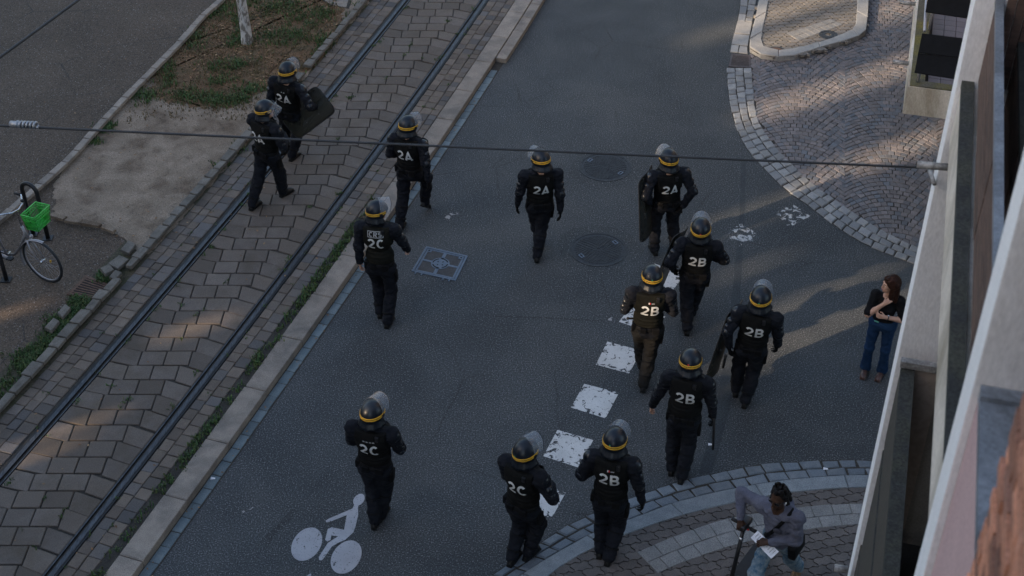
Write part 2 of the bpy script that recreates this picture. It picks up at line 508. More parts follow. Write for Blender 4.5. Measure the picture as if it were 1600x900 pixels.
pv = []
y = 8.2
k = 0
while y < 31:
    h = .286 + rnd.uniform(-.006, .006); g = .016
    y0, y1 = y + g / 2, y + h - g / 2
    ym = (y0 + y1) / 2
    b = -4.2e-3 * ym + .3995
    c = cx(ym) + .03 * math.sin(k * 1.9) + rnd.uniform(-.012, .012)
    w_ = .335
    lean = .02
    def X(x, yy): return x + (yy - ym) * lean
    for a0, a1 in ((c - w_, c), (c, c + w_)):
        pv.append([(X(a0 + g / 2, y0), y0), (X(a1 - g / 2, y0), y0), (X(a1 - g / 2, y1), y1), (X(a0 + g / 2, y1), y1)])
    L0 = X(c - w_ - g / 2, y0); L1 = X(c - w_ - g / 2, y1)
    def onrail(o, x, yy, sl):                     # walk from (x,yy) along slope sl to the offset o line
        for _ in range(30):
            kx = 1 / math.sqrt(1 + (-4.2e-3 * yy + .3995) ** 2)
            tx = cx(yy) + o / kx
            yy2 = yb + (tx - xb) * sl
            yy = yy2
        return (tx, yy)
    xb, yb = L0, y0; xb, yb = L0, y0 - .027; p0 = onrail(-.632, xb, yb, -.30)
    xb, yb = L1, y1; p1 = onrail(-.632, xb, yb, -.30)
    pv.append([p0, (L0, y0 - .024), (L1, y1), p1])
    R0 = X(c + w_ + g / 2, y0); R1 = X(c + w_ + g / 2, y1)
    xb, yb = R0, y0 - .036; q0 = onrail(.632, xb, yb, -.44)
    xb, yb = R1, y1; q1 = onrail(.632, xb, yb, -.44)
    pv.append([(R0, y0 - .036), q0, q1, (R1, y1)])
    y += h; k += 1
pieces('paver', pv, TZ - .06, TZ, m_paver, track, 296, 'far_pavers', .007, .003)

def rows_along(o_edges, L, y0, y1, jit=.006, g=.008):
    out = []
    for j in range(len(o_edges) - 1):
        a, b = o_edges[j] + g / 2, o_edges[j + 1] - g / 2
        y = y0 + rnd.uniform(0, L)
        while y < y1:
            l = L * rnd.uniform(.9, 1.1)
            ya, yb = y + g / 2, y + l - g / 2
            # joints run square to the rails
            def P(o, yy):
                return Vector(T(o, yy)) + Vector((rnd.uniform(-jit, jit), rnd.uniform(-jit, jit)))
            out.append([P(a, ya), P(b, ya), P(b, yb), P(a, yb)])
            y += l
    return out

ep = strip_sheet('edge_paving', -1.345, -.795, TZ - .018, m_joint)
pieces('sett', rows_along([-1.335, -1.175, -1.03, -.83], .175, 9, 33), TZ - .05, TZ, m_edge, ep, 296, 'far_setts', .007, .004)
ep2 = strip_sheet('edge_paving', .795, 1.30, TZ - .018, m_joint)
pieces('sett', rows_along([.805, .955, 1.135], .185, 8, 33), TZ - .05, TZ - .002, m_edge, ep2, 230, 'far_setts', .007, .004)
pieces('sett', rows_along([1.14, 1.275], .16, 17.8, 30), TZ - .05, TZ - .004, m_edge, ep2, 62, 'far_narrow_setts', .006, .004)

# ---- kerb of the tram bed with its gutter
kb = strip_sheet('kerb', 1.30, 1.58, TZ - .05, m_joint)
y = 7.4
yy0 = 8.0
while y < 33:
    l = rnd.uniform(.92, 1.02)
    ys_ = [y + .005, y + l - .005]
    hgt = TZ + .008 if y < 19.6 else TZ - .002
    A = [T(1.285 + rnd.uniform(-.006, .006), ys_[0]), T(1.585 + rnd.uniform(-.004, .004), ys_[0]), T(1.585, ys_[1]), T(1.285, ys_[1])]
    slab('kerb_stone', A, -.02, hgt, m_kerb, kb, .012, .002, .002)
    y += l
gt = strip_sheet('gutter', 1.58, 1.74, .002, m_joint)
pieces('sett', rows_along([1.59, 1.725], .235, 8, 22.6, .004, .01), -.02, .010, m_gut, gt, 200, None, .006, .003)
lv = rows_along([1.592, 1.79], .55, 22.8, 33, .003, .01)
for p in lv: slab('flush_slab', p, -.02, TZ - .012, m_kerb, gt, .006)

# ---- footpath, bare soil and verge on the far side of the track
pth = strip_sheet('path', -26, -1.79, TZ - .012, m_path)
vg = strip_sheet('verge', -1.86, -1.30, TZ - .008, m_verge)
soil_px = [(352, -40), (349, 0), (312, 30), (277, 72), (200, 150), (150, 203), (96, 262), (86, 285), (84, 342), (125, 348), (163, 355), (196, 372), (214, 392)]
def ragged(poly, amp, seed=3):
    rr = random.Random(seed); out = []
    for i, p in enumerate(poly):
        q = poly[(i + 1) % len(poly)]; L = (q - p).length; n = max(1, int(L / .07))
        for k in range(n): out.append(p.lerp(q, k / n) + Vector((rr.gauss(0, amp), rr.gauss(0, amp))))
    return out
soil_r = [T(-1.36, y) for y in (16.2, 17, 18, 19, 20, 21, 22, 23, 24, 25, 26.4)]
soil_poly = [G(x, y, TZ).xy for x, y in soil_px] + [Vector(p) for p in soil_r]
soil = sheet('bare_soil', ragged(soil_poly, .022), TZ - .004, m_soil)
lit_px = [(352, -40), (349, 0), (300, 45), (240, 118), (233, 150), (262, 158), (300, 166), (345, 170), (398, 150), (430, 130), (470, 118), (505, 92), (520, 60), (562, -40)]
litter_poly = [G(x, y, TZ).xy for x, y in lit_px]
lit = sheet('leaf_litter_ground', ragged(litter_poly, .05, 5), TZ - .001, m_litter)
slab_px = [(500, -30), (503, 0), (515, 8), (545, 14), (560, -30)]
sp = sheet('slab_paving', [G(x, y, TZ).xy for x, y in slab_px], TZ + .004, m_joint)
for q in ([(503, -12), (522, -12), (519, 8), (508, 2)], [(524, -12), (548, -12), (541, 12), (521, 9)]):
    slab('paving_slab', [G(x, y, TZ).xy for x, y in q], TZ - .01, TZ + .012, m_kerb, sp)

def strip(name, A, B, rows, plen, z0, z1, mat, parent, g=.012, jit=.006, b=.008, stagger=True, limit=300):
    n = 400
    A = resample(A, n); B = resample(B, n)
    polys = []
    for r in range(rows):
        f0, f1 = r / rows, (r + 1) / rows
        a = [p.lerp(q, f0) for p, q in zip(A, B)]; c = [p.lerp(q, f1) for p, q in zip(A, B)]
        mid = [p.lerp(q, .5) for p, q in zip(a, c)]
        L = length(mid); wd = (a[n // 2] - c[n // 2]).length
        m = max(1, round(L / plen)); cuts = [i / m for i in range(m + 1)]
        if stagger and r % 2: cuts = [0] + [(i + .5) / m for i in range(m)] + [1]
        cuts = [c_ + (rnd.uniform(-.12, .12) / m if 0 < i < len(cuts) - 1 else 0) for i, c_ in enumerate(cuts)]
        for t0, t1 in zip(cuts, cuts[1:]):
            if (t1 - t0) * L < plen * .25: continue
            gl = g / 2 / L; gw = g / 2 / wd
            t0 += gl; t1 -= gl
            def at(t, f):
                i = min(int(t * (n - 1)), n - 2); h = t * (n - 1) - i
                p = a[i].lerp(a[i + 1], h).lerp(c[i].lerp(c[i + 1], h), f)
                return p + Vector((rnd.uniform(-jit, jit), rnd.uniform(-jit, jit)))
            if (t1 - t0) * L > .35:
                k = 3
                polys.append([at(t0 + (t1 - t0) * i / k, gw) for i in range(k + 1)] + [at(t1 - (t1 - t0) * i / k, 1 - gw) for i in range(k + 1)])
            else:
                polys.append([at(t0, gw), at(t1, gw), at(t1, 1 - gw), at(t0, 1 - gw)])
    return polys

def thicken(px, z, wdt):
    a = smooth_line(px, z)
    b = []
    for i, p in enumerate(a):
        d = (a[min(i + 1, len(a) - 1)] - a[max(i - 1, 0)]).normalized()
        b.append(p + Vector((d.y, -d.x)) * wdt)
    return a, b

pe = empty('path_edging', (0, 0, TZ)); pe['kind'] = 'structure'
A, B = thicken([(366, -30), (347, 0), (310, 34), (277, 72), (200, 150), (150, 203), (100, 258), (67, 287), (40, 311), (0, 345), (-30, 372)], TZ, -.13)
for p in strip('edging_stone', A, B, 1, .34, 0, 0, None, None, .014, .006): slab('edging_stone', p, TZ - .05, TZ + .006, m_kerb, pe, .008)
A, B = thicken([(84, 338), (104, 345), (128, 349), (150, 354), (168, 358), (186, 366)], TZ, .12)
for p in strip('edging_stone', A, B, 1, .3, 0, 0, None, None, .03, .012): slab('edging_stone', p, TZ - .05, TZ + .001, m_soil, pe, .008)

bd = empty('track_border', (0, 0, TZ)); bd['kind'] = 'structure'
y = 9.5
while y < 30:
    l = rnd.uniform(.20, .34)
    wd = rnd.uniform(.10, .15)
    j = lambda: rnd.uniform(-.014, .014)
    if rnd.random() < .93:
        P = [T(-1.36 - wd + j(), y + .012), T(-1.355 + j() * .4, y + .01), T(-1.355 + j() * .4, y + l - .01), T(-1.36 - wd + j(), y + l - .014)]
        P = [P[0], Vector(P[0]).lerp(Vector(P[1]), .5) + Vector((0, -j() * .4)), P[1], P[2], Vector(P[2]).lerp(Vector(P[3]), .5), P[3]]
        slab('border_stone', P, TZ - .05, TZ + .004, m_border, bd, .007, .005, .008)
    y += l
# loose kerb stones beside the drain
for q in ([(170, 421), (188, 407), (203, 413), (186, 428)], [(158, 428), (172, 420), (180, 430), (166, 437)], [(190, 398), (203, 384), (214, 390), (203, 404)], [(172, 440), (182, 430), (192, 434), (182, 446)], [(72, 520), (86, 505), (95, 510), (82, 526)], [(92, 498), (104, 484), (112, 490), (100, 504)]):
    slab('border_stone', [G(x, y, TZ).xy for x, y in q], TZ - .05, TZ + .004, m_border, bd, .007, .003, .008)

# ---- square with fan-laid setts (upper right)
out_px = [(1135, 107), (1138, 150), (1147, 190), (1163, 227), (1187, 257), (1227, 297), (1260, 320), (1300, 350), (1347, 380), (1420, 410), (1500, 436)]
in_px = [(1175, 107), (1178, 143), (1183, 183), (1197, 210), (1223, 243), (1273, 290), (1297, 307), (1333, 332), (1383, 363), (1433, 387), (1500, 412)]
isl_out = [(1201, -110), (1193, -50), (1186, 0), (1178, 40), (1170, 71), (1172, 83), (1183, 91), (1203, 95.5), (1237, 95.5), (1277, 83), (1330, 68), (1347, 60), (1353, 50), (1357, 0), (1361, -50), (1366, -110)]
isl_in = [(1218, -110), (1209, -50), (1201.5, 0), (1194, 40), (1188, 70), (1190, 79), (1198, 84), (1209, 86), (1226, 86), (1274, 75.5), (1319, 59.5), (1333, 52), (1336, 44), (1339, 0), (1343, -50), (1348, -110)]
A = smooth_line(out_px); B = smooth_line(in_px)
sq_poly = [G(x, y).xy for x, y in [(1500, 425), (1433, 390), (1383, 365), (1333, 334), (1297, 309), (1273, 292), (1223, 245), (1197, 212), (1183, 185), (1178, 145), (1174, 107), (1172, 85)] + [(1203, 93), (1237, 93), (1277, 81), (1330, 66), (1347, 58), (1356, 0), (1366, -110), (1560, -110), (1640, 425)]]
sq = sheet('square', sq_poly, .004, m_joint)
cb = mesh('sett_border', [(p.x, p.y, .006) for p in A] + [(p.x, p.y, .006) for p in B], [(i, i + 1, len(A) + i + 1, len(A) + i) for i in range(len(A) - 1)], m_joint)
cb['kind'] = 'structure'
for p in strip('sett', A, B, 3, .19, 0, 0, None, None, .016, .010): slab('sett', p, -.03, .022, m_sett, cb, .012, .004, .004)

fan = []
colw = 1.48
ax = R(10.5)
fo = G(1320, 250).xy
ex = Vector((math.cos(ax), -math.sin(ax))); ey = Vector((math.sin(ax), math.cos(ax)))
for ci in range(-3, 4):
    yrow = -7.0
    while yrow < 9:
        rowh = .116
        nst = 16
        for s_ in range(nst + 1):
            t0 = -1 + 2 * s_ / nst; t1 = -1 + 2 * (s_ + 1) / nst
            sh = .0 if int(yrow / rowh) % 2 else 1.0 / nst
            t0 = max(-1, t0 + sh - 1.0 / nst); t1 = min(1, t1 + sh - 1.0 / nst)
            if t1 - t0 < .03: continue
            def arc(t, r):
                sl_ = -2 * .44 * t / (colw / 2); cs = 1 / (1 + sl_ * sl_)
                u = (ci + .5) * colw + t * colw / 2
                u += -sl_ * cs * r * .75 * (1 - abs(t) ** 6)
                tt = max(-1, min(1, (u - (ci + .5) * colw) / (colw / 2)))
                return fo + ex * u + ey * (yrow + r + .44 * (1 - tt * tt))
            g = .0055
            dt = g / colw * 1.4 if -.99 < t0 and t1 < .99 else -.004
            q = [arc(t0 + dt, g), arc(t1 - dt, g), arc(t1 - dt, rowh - g), arc(t0 + dt, rowh - g)]
            q = [p + Vector((rnd.uniform(-.008, .008), rnd.uniform(-.008, .008))) for p in q]
            if all(inside(p, sq_poly) for p in q) or inside(sum(q, Vector((0, 0))) / 4, sq_poly): fan.append(q)
        yrow += rowh
# only what the frame, or a step to its side, can show
fan = [q for q in fan if q[0].y < 27.5 and q[0].x < q[0].y * .42 + .6]
pieces('sett', fan, -.03, .014, m_fan, sq, 296, 'far_setts', .006, .003)

isl = sheet('traffic_island', [G(x, y).xy for x, y in isl_out], .085, m_joint)
IA = smooth_line(isl_out); IB = smooth_line(isl_in)
for p in strip('kerb_stone', IA, IB, 1, .85, 0, 0, None, None, .006, .002, stagger=False): slab('kerb_stone', p, -.02, .115, m_ikerb, isl, .01, .001, .001)
isl_poly = [G(x, y, .1).xy for x, y in isl_in]

def wavy(poly, origin, ang, L, W, amp, skip=None, g=.006):
    c, s = math.cos(ang), math.sin(ang)
    out = []
    xs = [p[0] for p in poly]; ys_ = [p[1] for p in poly]
    rad = max(max(xs) - min(xs), max(ys_) - min(ys_)) * .8 + 1
    ctr = Vector(((max(xs) + min(xs)) / 2, (max(ys_) + min(ys_)) / 2))
    def tri(v): v = v % 1; return 4 * v - 1 if v < .5 else 3 - 4 * v
    n = int(rad / W); m = int(rad / L)
    for j in range(-n, n + 1):
        for i in range(-m, m + 1):
            x0 = i * L + (L / 2 if j % 2 else 0); y0 = j * W
            base = []
            for (ax_, ay), (bx_, by) in (((0, 0), (1, 0)), ((1, 0), (1, 1)), ((1, 1), (0, 1)), ((0, 1), (0, 0))):
                for k in range(4): base.append((x0 + g + (ax_ + (bx_ - ax_) * k / 4) * (L - 2 * g), y0 + g + (ay + (by - ay) * k / 4) * (W - 2 * g)))
            pl = []
            for x, y in base:
                X_ = x + amp * tri(y / W + .25); Y_ = y + amp * tri(2 * x / L + .125)
                pl.append(ctr + Vector((c * X_ - s * Y_, s * X_ + c * Y_)))
            cc = sum(pl, Vector((0, 0))) / len(pl)
            if not any(inside(p, poly) for p in pl): continue
            if skip and all(inside(p, skip) for p in pl): continue
            out.append(pl)
    return out

tact_px = [(1229, 52), (1297, 29.5), (1317, 38.5), (1249, 64)]
tact = [G(x, y, .1).xy for x, y in tact_px]
iw = [p for p in wavy(isl_poly, None, R(8), .235, .118, .020, tact, .011) if max(q.y for q in p) < 26.5]
pieces('paver', iw, .05, .10, m_wave2, isl, 296, 'far_pavers')
for r in range(2):
    for i in range(8):
        f0, f1 = r / 2 + .01, (r + 1) / 2 - .01
        t0, t1 = i / 8 + .003, (i + 1) / 8 - .003
        def q(t, f): return tact[0].lerp(tact[1], t).lerp(tact[3].lerp(tact[2], t), f)
        slab('square_paver', [q(t0, f0), q(t1, f0), q(t1, f1), q(t0, f1)], .05, .106, m_light, isl, .004, .001)

# flush stones between the island and the road, above the drain
fl = sheet('flush_stones', [G(x, y).xy for x, y in [(1161, -60), (1183, -60), (1180, 0), (1172, 78), (1143, 80), (1152, 33), (1157, 0)]], .008, m_joint)
for q in ([(1152.5, 33.5), (1175, 36.5), (1171.5, 55), (1147.5, 53)], [(1147, 54), (1171, 56.5), (1168, 73), (1143, 69.5)], [(1143, 71), (1154.5, 72), (1152.5, 83), (1141, 82)], [(1156, 72.5), (1167.5, 74), (1168, 85), (1153.5, 83)]):
    slab('flush_slab', [G(x, y).xy for x, y in q], -.02, .02, m_ikerb, fl, .006)
A = smooth_line([(1164, -70), (1157, 0), (1152.5, 33)]); B = smooth_line([(1189, -70), (1182, 0), (1176, 36)])
for p in strip('sett', A, B, 2, .3, 0, 0, None, None, .018, .008): slab('sett', p, -.02, .02, m_sett, fl, .01)

# ---- pavement in the lower right corner
o_px = [(640, 985), (700, 940), (767, 899), (827, 860), (877, 827), (913, 808), (960, 787), (1010, 770), (1055, 754), (1104, 743), (1153, 732), (1204, 724.5), (1304, 719), (1350, 719.5), (1460, 724)]
k_px = [(690, 990), (745, 948), (817, 898), (867, 867), (930, 833), (987, 813), (1030, 795), (1073, 782), (1124, 769), (1187, 758), (1244, 750), (1350, 744), (1460, 746)]
i_px = [(735, 1000), (790, 950), (860, 899), (882, 882), (925, 858), (983, 834), (1045, 812), (1100, 797), (1155, 784), (1222, 772), (1290, 765), (1350, 762), (1460, 764)]
b0_px = [(995, 863), (1030, 848), (1067, 833), (1133, 811), (1211, 798), (1289, 789), (1350, 787), (1460, 788)]
b1_px = [(1028, 896), (1067, 879), (1144, 853), (1200, 840), (1255, 829), (1311, 822), (1350, 819), (1460, 819)]
A = smooth_line(o_px); B = smooth_line(k_px)
pv_poly = [G(x, y, .05).xy for x, y in i_px] + [G(x, y, .05).xy for x, y in [(1560, 764), (1560, 1040), (735, 1040)]]
pav = sheet('pavement', pv_poly, .03, m_joint)
gb = mesh('sett_border', [(p.x, p.y, .004) for p in A] + [(p.x, p.y, .004) for p in B], [(i, i + 1, len(A) + i + 1, len(A) + i) for i in range(len(A) - 1)], m_joint)
gb['kind'] = 'structure'
m_gsett = surf('blue_grey_sett', (.125, .145, .165), (.17, .19, .205), 8, .6, 100, .28, .4, 60, piece=.22, c3=(.11, .13, .15))
m_gkerb = surf('blue_grey_kerb', (.155, .175, .19), (.20, .22, .23), 8, .65, 100, .35, .3, 90, piece=.08)
for p in strip('sett', A, B, 2, .235, 0, 0, None, None, .02, .010): slab('sett', p, -.03, .018, m_gsett, gb, .014, .004, .004)
kk = empty('kerb', (0, 0, 0)); kk['kind'] = 'structure'
A = smooth_line(k_px, .03); B = smooth_line(i_px, .05)
for p in strip('kerb_stone', A, B, 1, .98, 0, 0, None, None, .008, .002, stagger=False): slab('kerb_stone', p, -.02, .062, m_gkerb, kk, .010, .001, .001)
A = smooth_line(b0_px, .05); B = smooth_line(b1_px, .05)
band = [p for p in A] + [p for p in B[::-1]]
wv = wavy(pv_poly, None, R(14), .215, .118, .021, band)
wv = [p for p in wv if sum(q.y for q in p) / 16 > 9.6 and sum(q.x for q in p) / 16 < 4.6]
pieces('paver', wv, 0, .050, m_wave, pav, 296, 'hidden_pavers')
for p in strip('square_paver', A, B, 2, .24, 0, 0, None, None, .006, .002): slab('square_paver', p, 0, .058, m_light, pav, .005, .001)

# ---- painted road marks
def paint_patch(name, quad, z, mat, label, n=14, parent=None):
    q = [G(x, y).xy for x, y in quad]
    vs_, fs, ed = [], [], []
    for i in range(n + 1):
        for j in range(n + 1):
            a, b = i / n, j / n
            p = q[0].lerp(q[1], a).lerp(q[3].lerp(q[2], a), b)
            vs_.append((p.x, p.y, z)); ed.append(max(0, 1 - min(a, 1 - a, b, 1 - b) * 4))
    for i in range(n):
        for j in range(n): fs.append((i * (n + 1) + j, i * (n + 1) + j + 1, (i + 1) * (n + 1) + j + 1, (i + 1) * (n + 1) + j))
    o = mesh(name, vs_, fs, mat)
    at = o.data.attributes.new('edge', 'FLOAT', 'POINT'); at.data.foreach_set('value', ed)
    return tag(o, label, 'road marking', 'worn white squares painted across the road')
sqs = [
    ([(1209, 331), (1240, 320), (1266, 338), (1234, 357)], m_paint2, 'faded white painted square nearest the cobbled border'),
    ([(1133, 366), (1158, 349), (1190, 370), (1155, 385)], m_paint2, 'cracked and mostly worn-off white painted square, second from the cobbled border'),
    ([(1003, 437), (1022, 412), (1070, 428), (1050, 456)], m_paint, 'white painted square half hidden behind a dark shield'),
    ([(967, 503), (988, 476), (1040, 494), (1020, 521)], m_paint, 'white painted square at the hip of the officer in faded trousers'),
    ([(931, 570), (949, 534), (1002, 548), (983, 584)], m_paint, 'white painted square at the left foot of the officer in faded trousers'),
    ([(892, 637), (913, 600), (967, 614), (946, 654)], m_paint, 'white painted square standing alone in the middle of the row'),
    ([(849, 713), (871, 672), (927, 688), (904, 731)], m_paint, 'white painted square with flaked edge between the helmets of two officers'),
    ([(803, 790), (826, 748), (884, 770), (862, 810)], m_paint, 'white painted square behind the gloved fist, nearest the pavement corner'),
]
for q, mt, lb in sqs: paint_patch('painted_square', q, .004, mt, lb)
strk = sheet('patch_strip', [G(x, y).xy for x, y in [(1158, 250), (1166, 250), (1163, 350), (1156, 470), (1140, 640), (1112, 740), (1092, 740), (1120, 640), (1143, 470), (1155, 350)]], .002, m_patch)
sc_ = []
for cxp, cyp, w_, h_ in ((705, 338, 40, 26), (385, 797, 34, 24), (955, 500, 30, 14)):
    q = [(cxp - w_ / 2, cyp + h_ * .3), (cxp, cyp - h_ / 2), (cxp + w_ / 2, cyp - h_ * .3), (cxp, cyp + h_ / 2)]
    o = paint_patch('paint_scuff', q, .0035, paint('scuffed_paint', (.30, .29, .28), .52, 9, .06, .3) if not sc_ else sc_[0].data.materials[0], 'pale scuffed patch worn into the asphalt')
    del o['group']; sc_.append(o)
sc_[0]['label'] = 'pale scuffed patch on the asphalt between two manholes and the tram kerb'
sc_[1]['label'] = 'small pale scuff on the asphalt left of the painted cyclist'
sc_[2]['label'] = 'faint pale scuff on the asphalt left of the officer in faded trousers'

def cyc(zx, zy): return (440 + zx / 6.43, 760 + zy / 6.43)
cm = MB()
def flat(px): 
    p = [G(*cyc(*q)).xy for q in px]; p = ccw(p)
    cm.add([(v.x, v.y, .0045 + .0008 * len(cm.f)) for v in p], [tuple(range(len(p)))])
def elp(c, a, b, ang): return [(c[0] + a * math.cos(t) * math.cos(ang) - b * math.sin(t) * math.sin(ang), c[1] + a * math.cos(t) * math.sin(ang) + b * math.sin(t) * math.cos(ang)) for t in [2 * math.pi * i / 48 for i in range(48)]]
flat(elp((252, 583), 185, 135, R(-52))); flat(elp((649, 713), 185, 135, R(-52))); flat(elp((777, 137), 68, 48, R(-48)))
flat([(732, 185), (712, 226), (480, 325), (441, 348), (452, 366), (492, 358), (655, 292), (628, 440), (505, 415), (465, 430), (437, 542), (460, 555), (492, 542), (500, 497), (568, 505), (465, 572), (373, 715), (380, 745), (405, 746), (428, 720), (505, 608), (560, 575), (640, 540), (722, 465), (745, 400), (770, 290), (768, 215), (780, 172), (740, 165)])
flat([(250, 905), (288, 880), (297, 884), (297, 905)])
cyo = cm.build('cycle_marking', m_paint3)
tag(cyo, 'grey white cyclist symbol painted on the asphalt', 'road marking')

# ---- iron covers and drains
def round_cover(px, r, rot, label):
    c = G(*px); o = empty('manhole_cover', (c.x, c.y, 0)); tag(o, label, 'manhole cover')
    MB().disc((0, 0, 0), r - .035, r, -.01, .008, 56).build('frame', m_iron, o)
    mb = MB().disc((0, 0, 0), 0, r - .042, -.01, .004, 56)
    for i in range(9):
        rr = .07 + i * (r - .13) / 9; n = max(8, int(rr * 2 * math.pi / .052))
        for k in range(n):
            a = 2 * math.pi * (k + .5 * (i % 2)) / n + rot
            mb.box((rr * math.cos(a), rr * math.sin(a), .006), (.013, .019, .0035), Matrix.Rotation(a, 3, 'Z'))
    mb.disc((0, 0, 0), .028, .048, .002, .010, 20)
    mb.build('lid', m_iron, o)
    for s_ in (0, math.pi):
        a = rot + s_ + .4
        h = MB()
        h.box(((r - .12) * math.cos(a), (r - .12) * math.sin(a), .008), (.03, .045, .006), Matrix.Rotation(a, 3, 'Z'))
        hb = h.build('lifting_lug', m_iron2, o)
        MB().box(((r - .12) * math.cos(a), (r - .12) * math.sin(a), .0125), (.012, .03, .003), Matrix.Rotation(a, 3, 'Z')).build('slot', m_black, hb)
round_cover((935, 390), .425, R(10), 'round patterned manhole cover right of the lone central officer')
round_cover((945.5, 261), .42, R(118), 'round patterned manhole cover under the overhead cable, the farther one')

m_ring = surf('reinstated_asphalt', (.034, .037, .039), (.045, .049, .051), 1.3, .8, 60, .7, .8, 64, speck=((.26, .26, .25), 56, .65))
for px, r0, sd in (((935, 390), .62, 1), ((945.5, 261), .58, 2)):   # reinstated asphalt round each cover
    c = G(*px); rr = random.Random(sd); n = 60
    sheet('patch_ring', [(c.x + (r0 + rr.gauss(0, .012) + .05 * math.sin(2 * math.pi * k / n * 3 + sd)) * math.cos(2 * math.pi * k / n), c.y + (r0 + rr.gauss(0, .012)) * math.sin(2 * math.pi * k / n)) for k in range(n)], .0015, m_ring)
def bil(c, a, b): return c[0].lerp(c[1], a).lerp(c[3].lerp(c[2], a), b)
def prism(mb, pts, z0, z1):
    pts = ccw(pts); n = len(pts)
    mb.add([(p[0], p[1], z0) for p in pts] + [(p[0], p[1], z1) for p in pts], [(i, (i + 1) % n, n + (i + 1) % n, n + i) for i in range(n)] + [tuple(range(n, 2 * n))])
c4 = [G(x, y).xy for x, y in [(666, 385.5), (731, 400.5), (712, 439.4), (643, 424.4)]]
ctr = bil(c4, .5, .5)
o = empty('square_cover', (ctr.x, ctr.y, 0)); tag(o, 'square blue grey iron access cover with a vented round centre', 'access cover')
c4 = [p - ctr for p in c4]
def rect(mb, a0, a1, b0, b1, z0, z1): prism(mb, [bil(c4, a0, b0), bil(c4, a1, b0), bil(c4, a1, b1), bil(c4, a0, b1)], z0, z1)
f = MB(); rect(f, 0, 1, 0, .045, -.01, .012); rect(f, 0, 1, .955, 1, -.01, .012); rect(f, 0, .045, .045, .955, -.01, .012); rect(f, .955, 1, .045, .955, -.01, .012); f.build('frame', m_iron2, o)
MB_ = MB(); rect(MB_, .055, .945, .055, .945, -.01, .0035); MB_.build('panel', surf('cover_concrete', (.046, .045, .046), (.062, .06, .06), 8, .85, 90, .3, .3, 90), o)
f = MB(); rect(f, .46, .53, .06, .34, 0, .010); rect(f, .46, .53, .66, .94, 0, .010); rect(f, .06, .32, .47, .53, 0, .009); rect(f, .68, .94, .47, .53, 0, .009)
rect(f, .06, .94, .06, .10, 0, .008); rect(f, .06, .94, .90, .94, 0, .008); rect(f, .06, .10, .1, .9, 0, .008); rect(f, .90, .94, .1, .9, 0, .008); f.build('rib', m_iron2, o)
f = MB().disc((0, 0, 0), 0, .135, 0, .010, 32); ringo = f.build('vent', m_iron2, o)
for k in range(4):
    f = MB()
    for i in range(6):
        a = k * math.pi / 2 + R(12) + i * R(11); a2 = a + R(11.5)
        prism(f, [(.10 * math.cos(a), .10 * math.sin(a)), (.118 * math.cos(a), .118 * math.sin(a)), (.118 * math.cos(a2), .118 * math.sin(a2)), (.10 * math.cos(a2), .10 * math.sin(a2))], .0102, .0115)
    f.build('slot', m_black, ringo)
    a = k * math.pi / 2 + R(40); f = MB().box((.05 * math.cos(a), .05 * math.sin(a), .0105), (.012, .007, .0015), Matrix.Rotation(a, 3, 'Z'))
    f.build('slot', m_black, ringo)
for a_, b_ in ((.12, .12), (.88, .12)):
    f = MB(); rect(f, a_ - .055, a_ + .055, b_ - .04, b_ + .06, 0, .012); lg = f.build('lifting_lug', m_iron2, o)
    f = MB(); rect(f, a_ - .02, a_ + .02, b_ - .01, b_ + .03, .0122, .0135); f.build('slot', m_black, lg)
for a_ in (.10, .24, .72, .86):
    f = MB(); rect(f, a_ - .015, a_ + .015, 1.0, 1.07, -.005, .012); f.build('hinge', m_iron2, o)

def drain(px4, z, nb, mat, label, along=0, fr=.09):
    c = [G(x, y, z).xy for x, y in px4]; ctr = bil(c, .5, .5)
    o = empty('drain_grate', (ctr.x, ctr.y, z)); tag(o, label, 'drain')
    c = [p - ctr for p in c]
    def rc(mb, a0, a1, b0, b1, z0, z1): prism(mb, [bil(c, a0, b0), bil(c, a1, b0), bil(c, a1, b1), bil(c, a0, b1)], z0, z1)
    f = MB(); rc(f, 0, 1, 0, fr, -.03, .006); rc(f, 0, 1, 1 - fr, 1, -.03, .006); rc(f, 0, fr, fr, 1 - fr, -.03, .006); rc(f, 1 - fr, 1, fr, 1 - fr, -.03, .006); f.build('frame', mat, o)
    f = MB(); rc(f, fr, 1 - fr, fr, 1 - fr, -.05, .0005); f.build('pit_shade', m_black, o)  # black fill close under the bar tops stands for the pit's shade
    for i in range(nb):
        f = MB(); t = fr + (1 - 2 * fr) * (i + .5) / nb; h = (1 - 2 * fr) / nb * .24
        if along: rc(f, t - h, t + h, fr, 1 - fr, -.02, .006)
        else: rc(f, fr, 1 - fr, t - h, t + h, -.02, .006)
        f.build('bar', mat, o)
drain([(134, 430), (174, 446), (151, 468), (104, 460)], TZ + .004, 7, m_rust, 'rusty square drain grate beside the path and weeds', 0, .10)
drain([(1143, 84), (1173, 87), (1173, 106), (1138, 104)], .012, 11, surf('brown_iron', (.075, .06, .06), (.095, .08, .078), 10, .7, 80, .3, .3, 70, metal=.2), 'small slotted drain grate where the cobbled border meets the island', 0, .08)
# two lids in the island
c = G(1294, 54.5, .1); o = empty('inspection_lid', (c.x, c.y, .10)); tag(o, 'ornate ring-shaped lid beside the pale squares on the island', 'lid')
MB().disc((0, 0, 0), .13, .17, -.01, .008, 28).build('frame', m_iron, o); MB().disc((0, 0, 0), .06, .115, -.01, .007, 24).build('lid', m_iron, o)
c = G(1213, 80.5, .1); o = empty('inspection_lid', (c.x, c.y, .10)); tag(o, 'dark oval iron lid in the rounded tip of the island', 'lid')
MB().disc((0, 0, 0), .15, .18, -.01, .006, 28).build('frame', m_iron, o); MB().disc((0, 0, 0), 0, .145, -.01, .004, 28).build('lid', m_rust, o)

